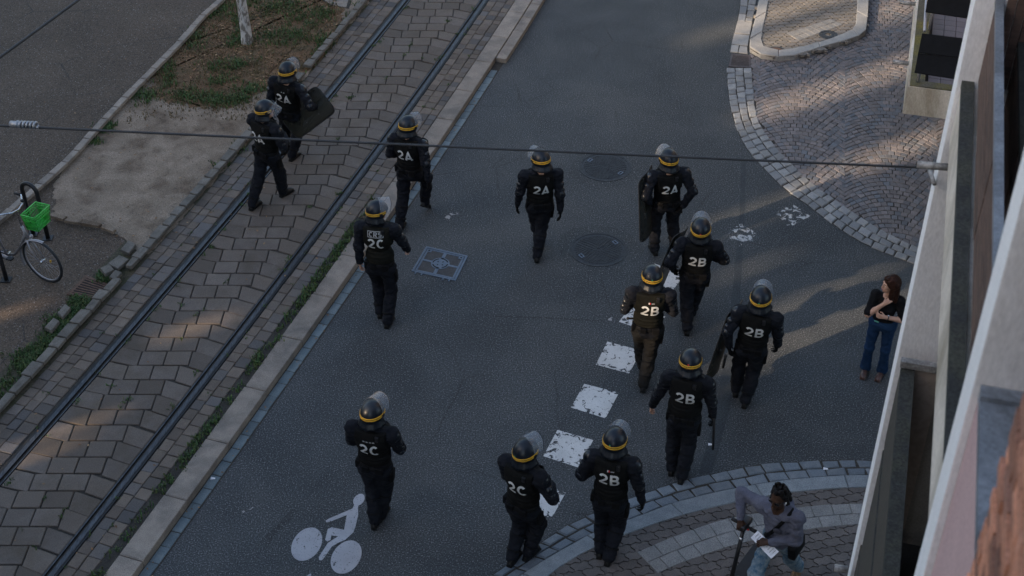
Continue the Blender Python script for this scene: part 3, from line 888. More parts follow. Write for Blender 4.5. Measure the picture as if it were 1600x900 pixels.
# ---- weeds, grass and leaves
def tufts(name, pts, mat, hmin=.03, hmax=.08, per=7, spread=.05, z=TZ, wd=.007):
    vs_, fs = [], []
    for p in pts:
        n = int(per * rnd.uniform(.5, 1.5))
        for _ in range(n):
            x = p[0] + rnd.gauss(0, spread); y = p[1] + rnd.gauss(0, spread)
            a = rnd.uniform(0, 6.283); h = rnd.uniform(hmin, hmax); ln = rnd.uniform(.2, .9) * h
            dx, dy = math.cos(a), math.sin(a); ww = wd * rnd.uniform(.7, 1.5)
            i = len(vs_)
            vs_ += [(x - dy * ww, y + dx * ww, z - .008), (x + dy * ww, y - dx * ww, z - .008),
                    (x + dx * ln * .4 + dy * ww * .8, y + dy * ln * .4 - dx * ww * .8, z + h * .65), (x + dx * ln * .4 - dy * ww * .8, y + dy * ln * .4 + dx * ww * .8, z + h * .65),
                    (x + dx * ln, y + dy * ln, z + h * rnd.uniform(.7, 1))]
            fs += [(i, i + 1, i + 2, i + 3), (i + 3, i + 2, i + 4)]
    return tag(mesh(name, vs_, fs, mat), kind='stuff')

drain_poly = [G(x, y, TZ).xy for x, y in [(132, 427), (178, 446), (151, 471), (101, 461)]]
pts = []
for _ in range(560):                              # verge between path and border stones
    y = rnd.uniform(10, 15.6)
    if rnd.random() < .55 + .45 * math.sin(y * 2.3): pts.append(T(rnd.uniform(-1.80, -1.50), y))
for _ in range(130): pts.append(T(rnd.uniform(-1.7, -1.5), rnd.uniform(13, 15.2)))
for cxp, cyp, n, sx, sy in ((163, 434, 60, 9, 6), (125, 470, 45, 16, 5), (165, 200, 60, 14, 7), (147, 222, 20, 8, 4), (88, 505, 50, 20, 12), (40, 560, 60, 25, 16)):
    for _ in range(n):
        g_ = G(cxp + rnd.gauss(0, sx * .5), cyp + rnd.gauss(0, sy * .5), TZ); pts.append((g_.x, g_.y))
for _ in range(120):
    y = rnd.uniform(20, 26); pts.append(T(-1.50 + rnd.gauss(0, .05), y))
pts = [p for p in pts if not inside(p, drain_poly)]
tufts('verge_grass', pts, m_grass, .02, .07, 8, .04)
pts = []
y = 8.5
while y < 18.5:                                   # ragged strip between setts and kerb
    d = .45 + .55 * math.sin(y * 3.1 + math.sin(y * 1.3) * 2)
    if rnd.random() < max(.14, d * .7): pts.append(T(rnd.uniform(1.16, 1.27), y))
    y += .016
tufts('kerb_weeds', pts, m_grass, .02, .075, 11, .03)
pts = []
for _ in range(70):                               # joints of the track
    y = rnd.uniform(10, 26); o_ = rnd.choice([-.62, -.60, .60, -.62, .64, -.34, 0, .34]) + rnd.gauss(0, .02)
    for _ in range(rnd.randint(1, 4)): pts.append(T(o_ + rnd.gauss(0, .02), y + rnd.gauss(0, .04)))
for _ in range(40): pts.append(T(rnd.choice([-.8, -1.03, .8, .95, 1.13]) + rnd.gauss(0, .012), rnd.uniform(10, 24)))
tufts('joint_weeds', pts, m_grass, .01, .04, 6, .02)
pts = []
for cxp, cyp, n, sx, sy in ((335, 155, 110, 45, 9), (290, 148, 60, 22, 8), (365, 158, 60, 22, 7), (430, 60, 120, 40, 16), (470, 40, 110, 40, 20), (505, 70, 70, 18, 14), (345, 105, 50, 26, 8), (380, 100, 40, 20, 6), (260, 118, 70, 16, 16), (225, 150, 70, 12, 10), (300, 60, 60, 22, 14), (340, 20, 80, 18, 14), (375, 20, 70, 14, 18), (440, 10, 120, 40, 14), (380, 232, 30, 10, 6), (352, 262, 22, 16, 8), (395, 140, 60, 18, 8), (345, 128, 40, 24, 5), (500, 20, 60, 18, 10), (370, 62, 50, 10, 14)):
    for _ in range(int(n * .5)):
        g_ = G(cxp + rnd.gauss(0, sx * .6), cyp + rnd.gauss(0, sy * .6), TZ)
        if inside(g_, soil_poly): pts.append((g_.x, g_.y))
tufts('grass', pts, m_grass, .03, .10, 9, .06)
# dry grass
m_dry = surf('dry_grass_blade', (.12, .085, .04), (.16, .12, .06), 12, .8, 40, .3, 0, piece=.3, c3=(.09, .075, .035))
pts = []
for _ in range(1900):
    g_ = G(rnd.uniform(200, 530), rnd.uniform(-10, 190), TZ)
    if inside(g_, soil_poly) and (inside(g_, litter_poly) or rnd.random() < .35): pts.append((g_.x, g_.y))
tufts('dry_grass', pts, m_dry, .01, .05, 9, .08)
vs_, fs = [], []
def leaf(x, y, z, s_):
    a = rnd.uniform(0, 6.28); tz = rnd.uniform(-.4, .4) * s_; i = len(vs_)
    c, s2 = math.cos(a), math.sin(a)
    for u, v, h in ((-1, 0, 0), (-.3, -.55, .25), (.5, -.4, .2), (1, 0, .1), (.5, .4, .25), (-.3, .55, .15)):
        vs_.append((x + (u * c - v * s2) * s_, y + (u * s2 + v * c) * s_, z + .004 + abs(h) * s_ * .6 + abs(tz) * (u + 1) * .3))
    fs.append((i, i + 1, i + 2, i + 3)); fs.append((i, i + 3, i + 4, i + 5))
n = 0
while n < 900:
    g_ = G(rnd.uniform(230, 530), rnd.uniform(-15, 165), TZ)
    if inside(g_, litter_poly) and rnd.random() < .5 + .5 * math.sin(g_.x * 2.1) * math.sin(g_.y * 1.7): leaf(g_.x, g_.y, TZ, rnd.uniform(.015, .042)); n += 1
for _ in range(90):
    g_ = G(rnd.uniform(90, 420), rnd.uniform(160, 400), TZ); leaf(g_.x, g_.y, TZ, rnd.uniform(.012, .03))
for _ in range(70):
    p = T(rnd.uniform(-1.2, 1.25), rnd.uniform(10, 24)); leaf(p[0], p[1], TZ + .004, rnd.uniform(.01, .025))
for _ in range(60):
    p = T(rnd.uniform(1.6, 1.75), rnd.uniform(9, 22)); leaf(p[0], p[1], .01, rnd.uniform(.01, .022))
for _ in range(25):
    g_ = G(rnd.uniform(20, 330), rnd.uniform(0, 260), TZ); leaf(g_.x, g_.y, TZ - .008, rnd.uniform(.012, .028))
tag(mesh('fallen_leaves', vs_, fs, m_leaf), kind='stuff')
# gravel and crumbs lying about
vs_, fs = [], []
def crumb(x, y, z, s_):
    i = len(vs_); a = rnd.uniform(0, 6.28)
    for k in range(4): vs_.append((x + s_ * math.cos(a + k * 1.571) * rnd.uniform(.6, 1.1), y + s_ * math.sin(a + k * 1.571) * rnd.uniform(.6, 1.1), z))
    vs_.append((x, y, z + s_ * .8)); fs.extend([(i + k, i + (k + 1) % 4, i + 4) for k in range(4)])
for _ in range(1500):
    g_ = G(rnd.uniform(90, 420), rnd.uniform(150, 380), TZ)
    if inside(g_, soil_poly): crumb(g_.x, g_.y, TZ - .004, rnd.uniform(.004, .013))
for _ in range(500): crumb(rnd.uniform(-2, 4.5), rnd.uniform(9.8, 24), 0, rnd.uniform(.003, .008))
tag(mesh('gravel', vs_, fs, m_border), kind='stuff')
# scraps of paper in the gutter and on the road
for px, s_, z, lb in (((1110, 695), .03, .002, 'white paper scrap on the road beside the shield tip'), ((935, 845), .03, .02, 'white paper scrap lying on the setts at the corner'), ((333, 748), .03, .012, 'small pale scrap of litter lying in the gutter'), ((1290, 733), .03, .02, 'white crumpled scrap on the curved setts near the house')):
    c = G(*px, z); v, f2 = [], []
    o = mesh('paper_scrap', [(c.x - s_, c.y - s_ * .5, z + .003), (c.x + s_, c.y - s_ * .6, z + .012), (c.x + s_ * .8, c.y + s_ * .5, z + .004), (c.x - s_ * .9, c.y + s_ * .6, z + .015), (c.x, c.y, z + .02)], [(0, 1, 4), (1, 2, 4), (2, 3, 4), (3, 0, 4)], m_paper)
    tag(o, lb, 'litter')

# ================================================================ BUILDINGS
m_lit_face = surf('sky_lit_fin_white', (.78, .77, .76), (.83, .82, .81), 2, .8, 60, .08, .1, 90)
m_conc = surf('pale_render', (.70, .685, .69), (.75, .735, .74), 1.5, .85, 60, .1, .2, 90, big=((.50, .47, .44), .9), stretch=(1, 1, .35))
m_cream = surf('cream_concrete', (.60, .54, .47), (.66, .60, .52), 3, .85, 70, .15, .25, 90, big=((.25, .21, .15), 1.3), stretch=(1, 1, .4))
m_moss = surf('mossy_coping', (.030, .031, .030), (.045, .046, .043), 6, .9, 50, .45, .5, 60, big=((.05, .05, .036), 3.0))
m_fmoss = surf('mossy_rim', (.085, .078, .06), (.06, .058, .042), 7, .9, 50, .45, .5, 60, big=((.14, .115, .015), 2.2))
m_olive2 = surf('mossy_shaded_panel', (.055, .050, .042), (.07, .062, .05), 2, .7, 60, .25, .2, 60, stretch=(1, 1, .3))
m_wood = surf('grey_brown_board', (.15, .095, .074), (.085, .052, .041), 7, .8, 40, .3, .3, 50, piece=.22, stretch=(.5, .5, 6), big=((.055, .038, .032), 3))
m_wall = surf('house_wall', (.22, .20, .185), (.27, .25, .23), 1.2, .9, 60, .15, .2, 60)
m_shade = surf('loggia_shade', (.02, .018, .017), (.03, .027, .025), 3, .6, 40, .2, 0)  # near-black colour paints in the shade inside the balconies
m_pink = surf('pink_render', (.50, .34, .33), (.56, .39, .375), 1.5, .85, 50, .12, .2, 60)
m_zinc = surf('zinc_flashing', (.22, .245, .28), (.28, .31, .35), 5, .5, 50, .2, .15, 40, metal=.35, big=((.10, .11, .12), 2))
m_brick = surf('orange_brick', (.58, .27, .175), (.46, .19, .105), 9, .9, 70, .3, .6, 50, piece=.3, c3=(.24, .12, .085))
m_mortar = surf('mortar', (.07, .055, .045), (.10, .08, .065), 8, .95, 60, .3, .4, 50)
m_pvc = surf('weathered_pipe', (.22, .215, .21), (.30, .29, .28), 14, .7, 60, .3, .3, 70, big=((.08, .075, .07), 9))
m_slat = plain('black_awning', (.004, .004, .0045), .7, 0, .15)
m_tile = surf('lilac_tile', (.075, .062, .08), (.095, .078, .098), 4, .5, 60, .15, .1, 60, piece=.14)
m_glass = plain('window_glass', (.02, .025, .03), .08, 0, .8)

def ub(mb, u0, u1, n0, n1, z0, z1):
    P = [U(u, n, z) for u in (u0, u1) for n in (n0, n1) for z in (z0, z1)]
    return mb.add(P, [(0, 1, 3, 2), (4, 6, 7, 5), (0, 4, 5, 1), (2, 3, 7, 6), (0, 2, 6, 4), (1, 5, 7, 3)])
def upart(name, mat, par, *a): return ub(MB(), *a).build(name, mat, par)

def part_world(name, mb, mat, par, smooth=False):
    """mesh given in world coordinates under a parent that stands elsewhere"""
    inv = par.matrix_basis.inverted() if par.parent is None else (par.parent.matrix_basis @ par.matrix_basis).inverted()
    o = mb.build(name, mat, par, smooth)
    o.data.transform(inv)
    return o

# ---- the house the picture was taken from
hs = empty('apartment_house', (0, 0, 0))
tag(hs, 'near apartment house with pale upright fins, mossy parapets, board balustrade and brick pier', 'building')
wl = MB()
ub(wl, -6, 9.3, -2.3, -9, -.1, 13)
ub(wl, 9.02, 9.30, -1.02, -2.3, -.1, 13)
wl.build('wall', m_wall, hs)
for u0, u1, nf in ((9.0, 9.36, -.674), (4.85, 5.15, -.688)):
    fo_ = upart('fin', m_conc, hs, u0, u1, nf - .006, -1.015, -.1, 13)
    upart('fin_lit_face', m_lit_face, fo_, u0, u1, nf, nf - .006, -.1, 13)  # whiter slab paints the sky light onto the fin's street side
# floor A: parapet, mossy coping, board balustrade, rail, slab
upart('parapet', m_cream, hs, 5.153, 8.997, -.705, -.86, 7.06, 7.485)
upart('coping', m_moss, hs, 5.153, 8.997, -.70, -.782, 7.485, 7.535)
upart('balcony_slab', m_shade, hs, 5.153, 8.997, -.86, -2.3, 7.06, 7.18)
upart('side_wall', m_shade, hs, 8.96, 8.998, -1.02, -2.2, 7.18, 9.9)
for k, (z0, z1) in enumerate(((7.55, 7.84), (7.855, 8.12))):
    for j in range(4):
        ua = 5.16 + j * .96
        upart('board', m_wood, hs, ua, ua + .952, -.80 - .004 * (j % 2), -.825, z0, z1)
for k in range(3): upart('board', m_wood, hs, 8.93, 8.955, -.87 - k * .062, -.87 - k * .062 - .056, 7.54, 9.9)
upart('handrail', m_zinc, hs, 5.153, 8.997, -.795, -.845, 8.125, 8.165)
# inner shutter boards behind the dark gap
for j in range(6):
    upart('board', m_wood, hs, 5.2 + j * .63, 5.2 + j * .63 + .615, -1.00 - .005 * (j % 2), -1.03, 7.19, 7.85)
upart('coping', m_moss, hs, 5.153, 8.997, -.99, -1.22, 7.855, 7.90)
upart('back_wall', m_shade, hs, 5.153, 8.95, -2.2, -2.298, 2.2, 10)
# floor B: panels with moss and shade in their colour, under a mossy coping
upart('parapet', m_olive2, hs, 5.153, 8.84, -.702, -.80, 4.30, 5.06)
upart('inner_panel', plain('brown_panel', (.36, .29, .245), .35), hs, 8.86, 8.90, -.80, -1.012, 3.35, 5.12)
upart('coping', m_moss, hs, 5.153, 8.84, -.70, -.805, 5.06, 5.11)
upart('panel', m_olive2, hs, 5.153, 8.79, -.700, -.80, 3.02, 4.22)
upart('coping', m_moss, hs, 5.153, 8.79, -.697, -.82, 4.22, 4.262)
upart('balcony_slab', m_shade, hs, 5.153, 8.85, -.86, -2.3, 3.10, 3.2)
upart('panel', m_olive2, hs, 5.153, 9.6, -.703, -.80, 1.2, 2.92)
b = ub(MB(), 8.80, 8.86, -.69, -1.0, 5.13, 5.19).build('rail_end', m_pvc, hs)
# drain spouts
def spout(u, n0, n1, z, r, par, mat=m_pvc):
    n = 14; mb = MB()
    mb.tube([U(u, n0, z + .012), U(u, (n0 + n1) / 2, z + .004), U(u, n1, z)], r, n)
    o = mb.build('drain_spout', mat, par, True)
    h = MB(); h.tube([U(u, n1 + .001, z), U(u, n1 + .004, z)], r * .72, n); h.build('bore', m_black, o)
spout(8.72, -.71, -.505, 7.00, .026, hs)
spout(8.95, -.64, -.52, 2.62, .035, hs)
# the nearest bay: pink parapet with zinc flashing, brick pier
upart('parapet', m_pink, hs, 3.0, 4.847, -.722, -.86, 6.6, 8.26)
upart('flashing', m_zinc, hs, 3.0, 4.847, -.718, -1.6, 8.26, 8.31)
upart('flashing', m_zinc, hs, 4.77, 4.845, -.716, -1.6, 8.312, 8.335)
pr = upart('brick_pier', m_mortar, hs, 2.4, 3.588, -.672, -1.4, 5.0, 12.0)
z = 7.2; row = 0
while z < 10.2:
    u = 3.60 - (.11 if row % 2 else 0)
    if row % 2:
        upart('brick', m_brick, pr, 3.496, 3.60, -.658 + rnd.uniform(-.004, .004), -.79, z, z + .058)
    else:
        pass
    while u - .21 > 2.6:
        upart('brick', m_brick, pr, u - .208, u, -.654 + rnd.uniform(-.007, .007), -.76, z, z + .054)
        u -= .220
    z += .070; row += 1

# ---- the house across the side street, only its first floor balcony shows
fh = empty('balcony_house', (U(16.2, -.64, 0)))
tag(fh, 'pale concrete balcony of the farther house with mossy rim and black awnings', 'building')
def fpart(name, mat, *a, par=None):
    mb = MB(); ub(mb, *a); return part_world(name, mb, mat, par or fh)
fpart('wall', m_wall, 16.6, 40, -2.6, -12, -.1, 16)
rim = MB(); ub(rim, 16.2, 30, -.64, -.80, 3.16, 3.545); ub(rim, 16.2, 16.33, -.80, -2.6, 3.16, 3.545)
part_world('balcony_rim', rim, m_cream, fh)
mos = MB(); ub(mos, 16.215, 30, -.665, -.84, 3.547, 3.56); ub(mos, 16.215, 16.36, -.84, -2.6, 3.547, 3.56)
part_world('moss', mos, m_fmoss, fh)['kind'] = 'stuff'
fpart('balcony_floor', m_joint, 16.33, 30, -.80, -2.6, 3.16, 3.30)
for i in range(22):
    for j in range(6):
        a = 16.42 + i * .155; b_ = -.90 - j * .155
        fpart('floor_tile', m_tile, a, a + .149, b_, b_ - .149, 3.30, 3.335)
def quad_slab(name, px, zs, th, mat, par):
    P = [G(x, y, z) for (x, y), z in zip(px, zs)]
    nrm = (P[1] - P[0]).cross(P[3] - P[0]).normalized() * th
    mb = MB(); mb.add(P + [p - nrm if nrm.z > 0 else p + nrm for p in P], [(0, 1, 2, 3), (7, 6, 5, 4), (0, 4, 5, 1), (1, 5, 6, 2), (2, 6, 7, 3), (3, 7, 4, 0)])
    return part_world(name, mb, mat, par)
for k, (n0, n1, m0, m1, f0, f1) in enumerate((((1429, 113), (1493, 123), (1434.5, 83), (1499, 91), (1441, 52), (1506, 60)), ((1446, 18), (1512, 28), (1451, -12), (1517, -4), (1457, -42), (1523, -34)))):
    quad_slab('awning', (n0, n1, m1, m0), (4.00, 4.00, 4.16, 4.16), .02, m_slat, fh)
    quad_slab('awning', ((m0[0] + .3, m0[1] - 1.2), (m1[0] + .3, m1[1] - 1.2), f1, f0), (4.175, 4.175, 4.33, 4.33), .02, m_slat, fh)
for a, b_ in (((1434, 128), (1435, 112)), ((1452, 46), (1453, 30))):
    p = G(*a, 3.56); mb = MB().tube([p, p + Vector((0, 0, .42))], .022, 8); part_world('post', mb, m_alu, fh, True)
mb = MB().tube([G(1444.5, 48, 3.9), G(1450, -40, 3.9)], .02, 8); part_world('pole', mb, m_alu, fh, True)
def fspout(px, ln):
    p = G(*px, 3.40); d = U(0, 1, 0) - U(0, 0, 0)
    mb = MB().tube([p - d * .03, p + d * ln], .028, 12); o = part_world('drain_spout', mb, m_pvc, fh, True)
    h = MB().tube([p + d * (ln + .001), p + d * (ln + .004)], .02, 12)
    part_world('bore', h, m_black, o)
fspout((1416, 99), .17); fspout((1428, 6), .19)

# ---- added unseen wall behind the left shoulder: it keeps the sun off
#      everything but the strips let through by openings cut for the streaks
tn = math.tan(SUN_EL)
TB = -17.0
ops = [(-16.22, -15.66, 13.6, 26), (-14.10, -13.62, 13.4, 26), (-18.0, -17.35, 17.7, 24), (-18.85, -18.35, 14.3, 23), (-17.92, -17.42, 15.2, 17.65),
       (-13.80, -13.42, 10.8, 13.6), (-11.66, -11.36, 10.0, 13.0), (-11.16, -10.62, 9.2, 13.2), (-14.07, -13.93, .9, 2.7), (-13.79, -13.66, .8, 2.2),
       (-15.25, -14.98, 3.5, 4.6), (-16.80, -16.62, 1.3, 2.4), (-12.6, -12.46, 10.5, 12.0)]
ops = [(a, b_, (c - TB) * tn, (d - TB) * tn) for a, b_, c, d in ops]
qs = sorted({-44.0, -9.0, 12.0} | {v for o in ops for v in o[:2]})
bl = MB()
def qb(q0, q1, z0, z1, t0=TB - .15, t1=TB + .15):
    P = [Vector((.866 * t + .5 * q, .5 * t - .866 * q, z)) for q in (q0, q1) for t in (t0, t1) for z in (z0, z1)]
    bl.add(P, [(0, 1, 3, 2), (4, 6, 7, 5), (0, 4, 5, 1), (2, 3, 7, 6), (0, 2, 6, 4), (1, 5, 7, 3)])
for a, b_ in zip(qs, qs[1:]):
    iv = sorted((o[2], o[3]) for o in ops if o[0] <= a + 1e-6 and o[1] >= b_ - 1e-6)
    z = -.2
    for c, d in iv:
        if c > z: qb(a, b_, z, c)
        z = max(z, d)
    qb(a, b_, z, 16.4 if b_ <= -9 else 21.5)
blk = empty('sun_blocker_wall', (.866 * TB - 8, .5 * TB + 13.9, 0))
tag(blk, 'added wall outside the picture with openings cut to cast the sun streaks', 'building')
part_world('wall', bl, m_wall, blk)

# ---- overhead cables
def cable(name, a, b_, za, zb, r, ext0, ext1, label):
    A = G(*a, za); B = G(*b_, zb)
    d = (B - A); A2 = A - d * ext0; B2 = B + d * ext1
    o = empty(name, A2)
    pts = [A2.lerp(B2, i / 40) - Vector((0, 0, .02 * math.sin(math.pi * i / 40))) for i in range(41)]
    part_world('wire', MB().tube(pts, r, 8), m_cable, o, True)
    tag(o, label, 'cable')
    return o, A, B
co, A, B = cable('overhead_cable', (0, 193), (1456, 262.5), 6.6, 6.75, .0095, .9, 0.0, 'long dark overhead cable crossing the street to the near house, with spiral splice')
d = (G(1456, 262.5, 6.75) - A)
p0, p1 = A.lerp(B, 28 / 1456), A.lerp(B, 64 / 1456)
dn = d.normalized(); s1 = dn.cross(Vector((0, 0, 1))).normalized(); s2 = s1.cross(dn)
hx = [p0.lerp(p1, i / 90) + (s1 * math.cos(i / 90 * 2 * math.pi * 6) + s2 * math.sin(i / 90 * 2 * math.pi * 6)) * .022 for i in range(91)]
part_world('splice_grip', MB().tube(hx, .010, 6), m_grip, co, True)
part_world('splice_end', MB().tube([p0 - dn * .05, p0 + dn * .03], .026, 8), m_grip, co, True)
bk = part_world('anchor', MB().tube([B - dn * .02, U(8.9, -.66, 6.75)], .016, 8), m_pvc, co, True)
cable('overhead_cable', (0, 85), (117, 0), 7.2, 7.2, .011, 6.0, 5.0, 'short dark overhead cable cutting across the far upper left corner')

# ---- tree at the edge of the leaf-strewn strip
c = G(386, 66, TZ)
tr = empty('street_tree', (c.x, c.y, TZ))
tag(tr, 'slim pale-barked street tree on the leaf-strewn grass strip', 'tree')
m_bark, nt, p = M_('peeling_pale_bark')
pos = nd(nt, 'ShaderNodeTexCoord').outputs['Object']
st = nd(nt, 'ShaderNodeMapping', {'Vector': pos, 'Scale': (1, 1, .45)}).outputs[0]
nt.links.new(mixc(nt, (.50, .49, .47), (.16, .145, .13), ramp(nt, noise(nt, st, 13, 5, .65, .6), .47, .56)), p.inputs['Base Color'])
p.inputs['Roughness'].default_value = .85
nt.links.new(nd(nt, 'ShaderNodeBump', {'Strength': .6, 'Distance': .02, 'Height': noise(nt, st, 16, 4)}).outputs[0], p.inputs['Normal'])
tb = MB()
tb.tube([(0, 0, -.05), (.005, 0, .12), (-.01, .01, .8), (.01, .0, 1.7), (-.02, .03, 2.7), (.03, 0, 3.8), (0, .05, 5.2)], [.125, .098, .086, .08, .075, .06, .03], 14)
tips = []
for k in range(9):
    a = k * 2.4; z0 = 2.7 + k * .28
    L = 1.9 - k * .1
    e = Vector((math.cos(a) * L, math.sin(a) * L, z0 + 1.2))
    tb.tube([(0, 0, z0), (math.cos(a) * L * .45, math.sin(a) * L * .45, z0 + .45), e], [.04, .028, .01], 8)
    tips += [e, Vector((math.cos(a + .5) * L * .7, math.sin(a + .5) * L * .7, z0 + .9)), Vector((0, 0, z0 + 1.4))]
tb.build('trunk', m_bark, tr, True)
vs_, fs = [], []
for tpt in tips:
    for _ in range(60):
        q = tpt + Vector((rnd.gauss(0, .38), rnd.gauss(0, .38), rnd.gauss(0, .3)))
        a = Vector((rnd.gauss(0, 1), rnd.gauss(0, 1), rnd.gauss(0, .5))).normalized(); b_ = a.orthogonal().normalized()
        s_ = rnd.uniform(.05, .1); i = len(vs_)
        vs_ += [q - a * s_, q - b_ * s_ * .5, q + a * s_, q + b_ * s_ * .5]; fs.append((i, i + 1, i + 2, i + 3))
tag(mesh('crown', vs_, fs, m_grass, tr), kind='stuff')

# ================================================================ PEOPLE
# bodies and clothes are grown from distance fields, so that limbs join and taper without seams
def V3(x, y=None, z=None): return np.array(x if y is None else (x, y, z), float)
def unit(v):
    v = np.asarray(v, float); return v / max(np.linalg.norm(v), 1e-9)

def pd(pr, P):
    t = pr[0]
    if t == 'cone':
        _, a, b, ra, rb = pr[:5]
        ba = b - a; q = P - a.astype(np.float32)
        h = np.clip((q @ ba.astype(np.float32)) / max(ba @ ba, 1e-9), 0, 1)
        d = q - h[..., None] * ba.astype(np.float32)
        return np.sqrt((d * d).sum(-1)) - (ra + (rb - ra) * h)
    if t == 'ell':
        _, c, r, Rm = pr[:4]
        q = (P - c.astype(np.float32)) @ Rm.astype(np.float32)
        k0 = np.sqrt(((q / r.astype(np.float32)) ** 2).sum(-1)); k1 = np.sqrt(((q / (r * r).astype(np.float32)) ** 2).sum(-1))
        return k0 * (k0 - 1) / np.maximum(k1, 1e-6)
    if t == 'box':
        _, c, h, Rm, rd = pr[:5]
        q = np.abs((P - c.astype(np.float32)) @ Rm.astype(np.float32)) - (h - rd).astype(np.float32)
        return np.sqrt((np.maximum(q, 0) ** 2).sum(-1)) + np.minimum(q.max(-1), 0) - rd

def bb(pr):
    t = pr[0]
    if t == 'cone':
        m = max(pr[3], pr[4]); return np.minimum(pr[1], pr[2]) - m, np.maximum(pr[1], pr[2]) + m
    r = np.linalg.norm(pr[2]) if t == 'box' else max(pr[2])
    return pr[1] - r, pr[1] + r

I3 = np.eye(3)
def cone(a, b, ra, rb, lab=0, k=.025): return ('cone', V3(a), V3(b), ra, rb, lab, k)
def ell(c, r, Rm=I3, lab=0, k=.03): return ('ell', V3(c), V3(r), Rm, lab, k)
def rbox(c, h, Rm=I3, rd=.01, lab=0, k=.004): return ('box', V3(c), V3(h), Rm, rd, lab, k)
def lab_k(pr): return pr[-2], pr[-1]

def field(prims, h, pad=.03, lo=None, hi=None):
    if lo is None:
        bs = [bb(p) for p in prims]
        lo = np.min([b[0] for b in bs], 0) - pad; hi = np.max([b[1] for b in bs], 0) + pad
    n = np.ceil((hi - lo) / h).astype(int) + 1
    ax = [(lo[i] + np.arange(n[i]) * h).astype(np.float32) for i in range(3)]
    D = np.full(n, .5, np.float32)
    for pr in prims:
        k = pr[-1]; a, b = bb(pr); m = k + 2.5 * h + .01
        i0 = np.clip(((a - m - lo) / h).astype(int), 0, n); i1 = np.clip(((b + m - lo) / h).astype(int) + 2, 0, n)
        if (i1 <= i0).any(): continue
        sl_ = tuple(slice(i0[j], i1[j]) for j in range(3))
        P = np.stack(np.meshgrid(*[ax[j][sl_[j]] for j in range(3)], indexing='ij'), -1)
        d = pd(pr, P).astype(np.float32); D0 = D[sl_]
        hh = np.maximum(k - np.abs(D0 - d), 0) / max(k, 1e-6)
        D[sl_] = np.minimum(D0, d) - hh * hh * k * .25
    return D, ax, lo, h

def nets(D, lo, h):
    ins = D < 0
    c = [ins[dx:D.shape[0] - 1 + dx, dy:D.shape[1] - 1 + dy, dz:D.shape[2] - 1 + dz] for dx in (0, 1) for dy in (0, 1) for dz in (0, 1)]
    s = sum(x.astype(np.int8) for x in c)
    act = (s > 0) & (s < 8)
    idx = np.argwhere(act)
    imap = -np.ones(act.shape, np.int64); imap[tuple(idx.T)] = np.arange(len(idx))
    offs = np.array([(dx, dy, dz) for dx in (0, 1) for dy in (0, 1) for dz in (0, 1)])
    vals = np.stack([D[tuple((idx + o).T)] for o in offs], 1)
    pos = np.zeros((len(idx), 3)); cnt = np.zeros(len(idx))
    for i in range(8):
        for j in range(i + 1, 8):
            if np.abs(offs[i] - offs[j]).sum() != 1: continue
            a, b = vals[:, i], vals[:, j]; m = (a < 0) != (b < 0)
            t = np.where(m, a / np.where(m, a - b, 1), 0)
            pos += np.where(m[:, None], offs[i] + t[:, None] * (offs[j] - offs[i]), 0); cnt += m
    V = lo + (idx + pos / cnt[:, None]) * h
    F = []
    for ax_ in range(3):
        o1, o2 = (ax_ + 1) % 3, (ax_ + 2) % 3
        a = [slice(1, -1)] * 3; a[ax_] = slice(0, -1); b = [slice(1, -1)] * 3; b[ax_] = slice(1, None)
        A = ins[tuple(a)]; B = ins[tuple(b)]
        e = np.argwhere(A != B)
        if not len(e): continue
        base = e.copy(); base[:, o1] += 1; base[:, o2] += 1
        flip = A[tuple(e.T)]
        d1 = np.zeros(3, int); d1[o1] = 1; d2 = np.zeros(3, int); d2[o2] = 1
        q = [imap[tuple((base - x).T)] for x in (d1 + d2, d2, np.zeros(3, int), d1)]
        Q = np.stack(q, 1); Q = np.where(flip[:, None], Q, Q[:, ::-1])
        F.append(Q[(Q >= 0).all(1)])
    return V, np.concatenate(F)

def vnoise(P, s, seed):
    """smooth lattice noise in -1..1"""
    q = P / s; i = np.floor(q).astype(np.int64); f = q - i; f = f * f * (3 - 2 * f)
    r = 0
    for dx in (0, 1):
        for dy in (0, 1):
            for dz in (0, 1):
                hsh = ((i[:, 0] + dx) * 73856093 ^ (i[:, 1] + dy) * 19349663 ^ (i[:, 2] + dz) * 83492791 ^ seed * 2654435) & 0xffff
                hsh = (hsh * 48271 + 11) % 65521
                w_ = (f[:, 0] if dx else 1 - f[:, 0]) * (f[:, 1] if dy else 1 - f[:, 1]) * (f[:, 2] if dz else 1 - f[:, 2])
                r = r + w_ * (hsh / 65521 * 2 - 1)
    return r

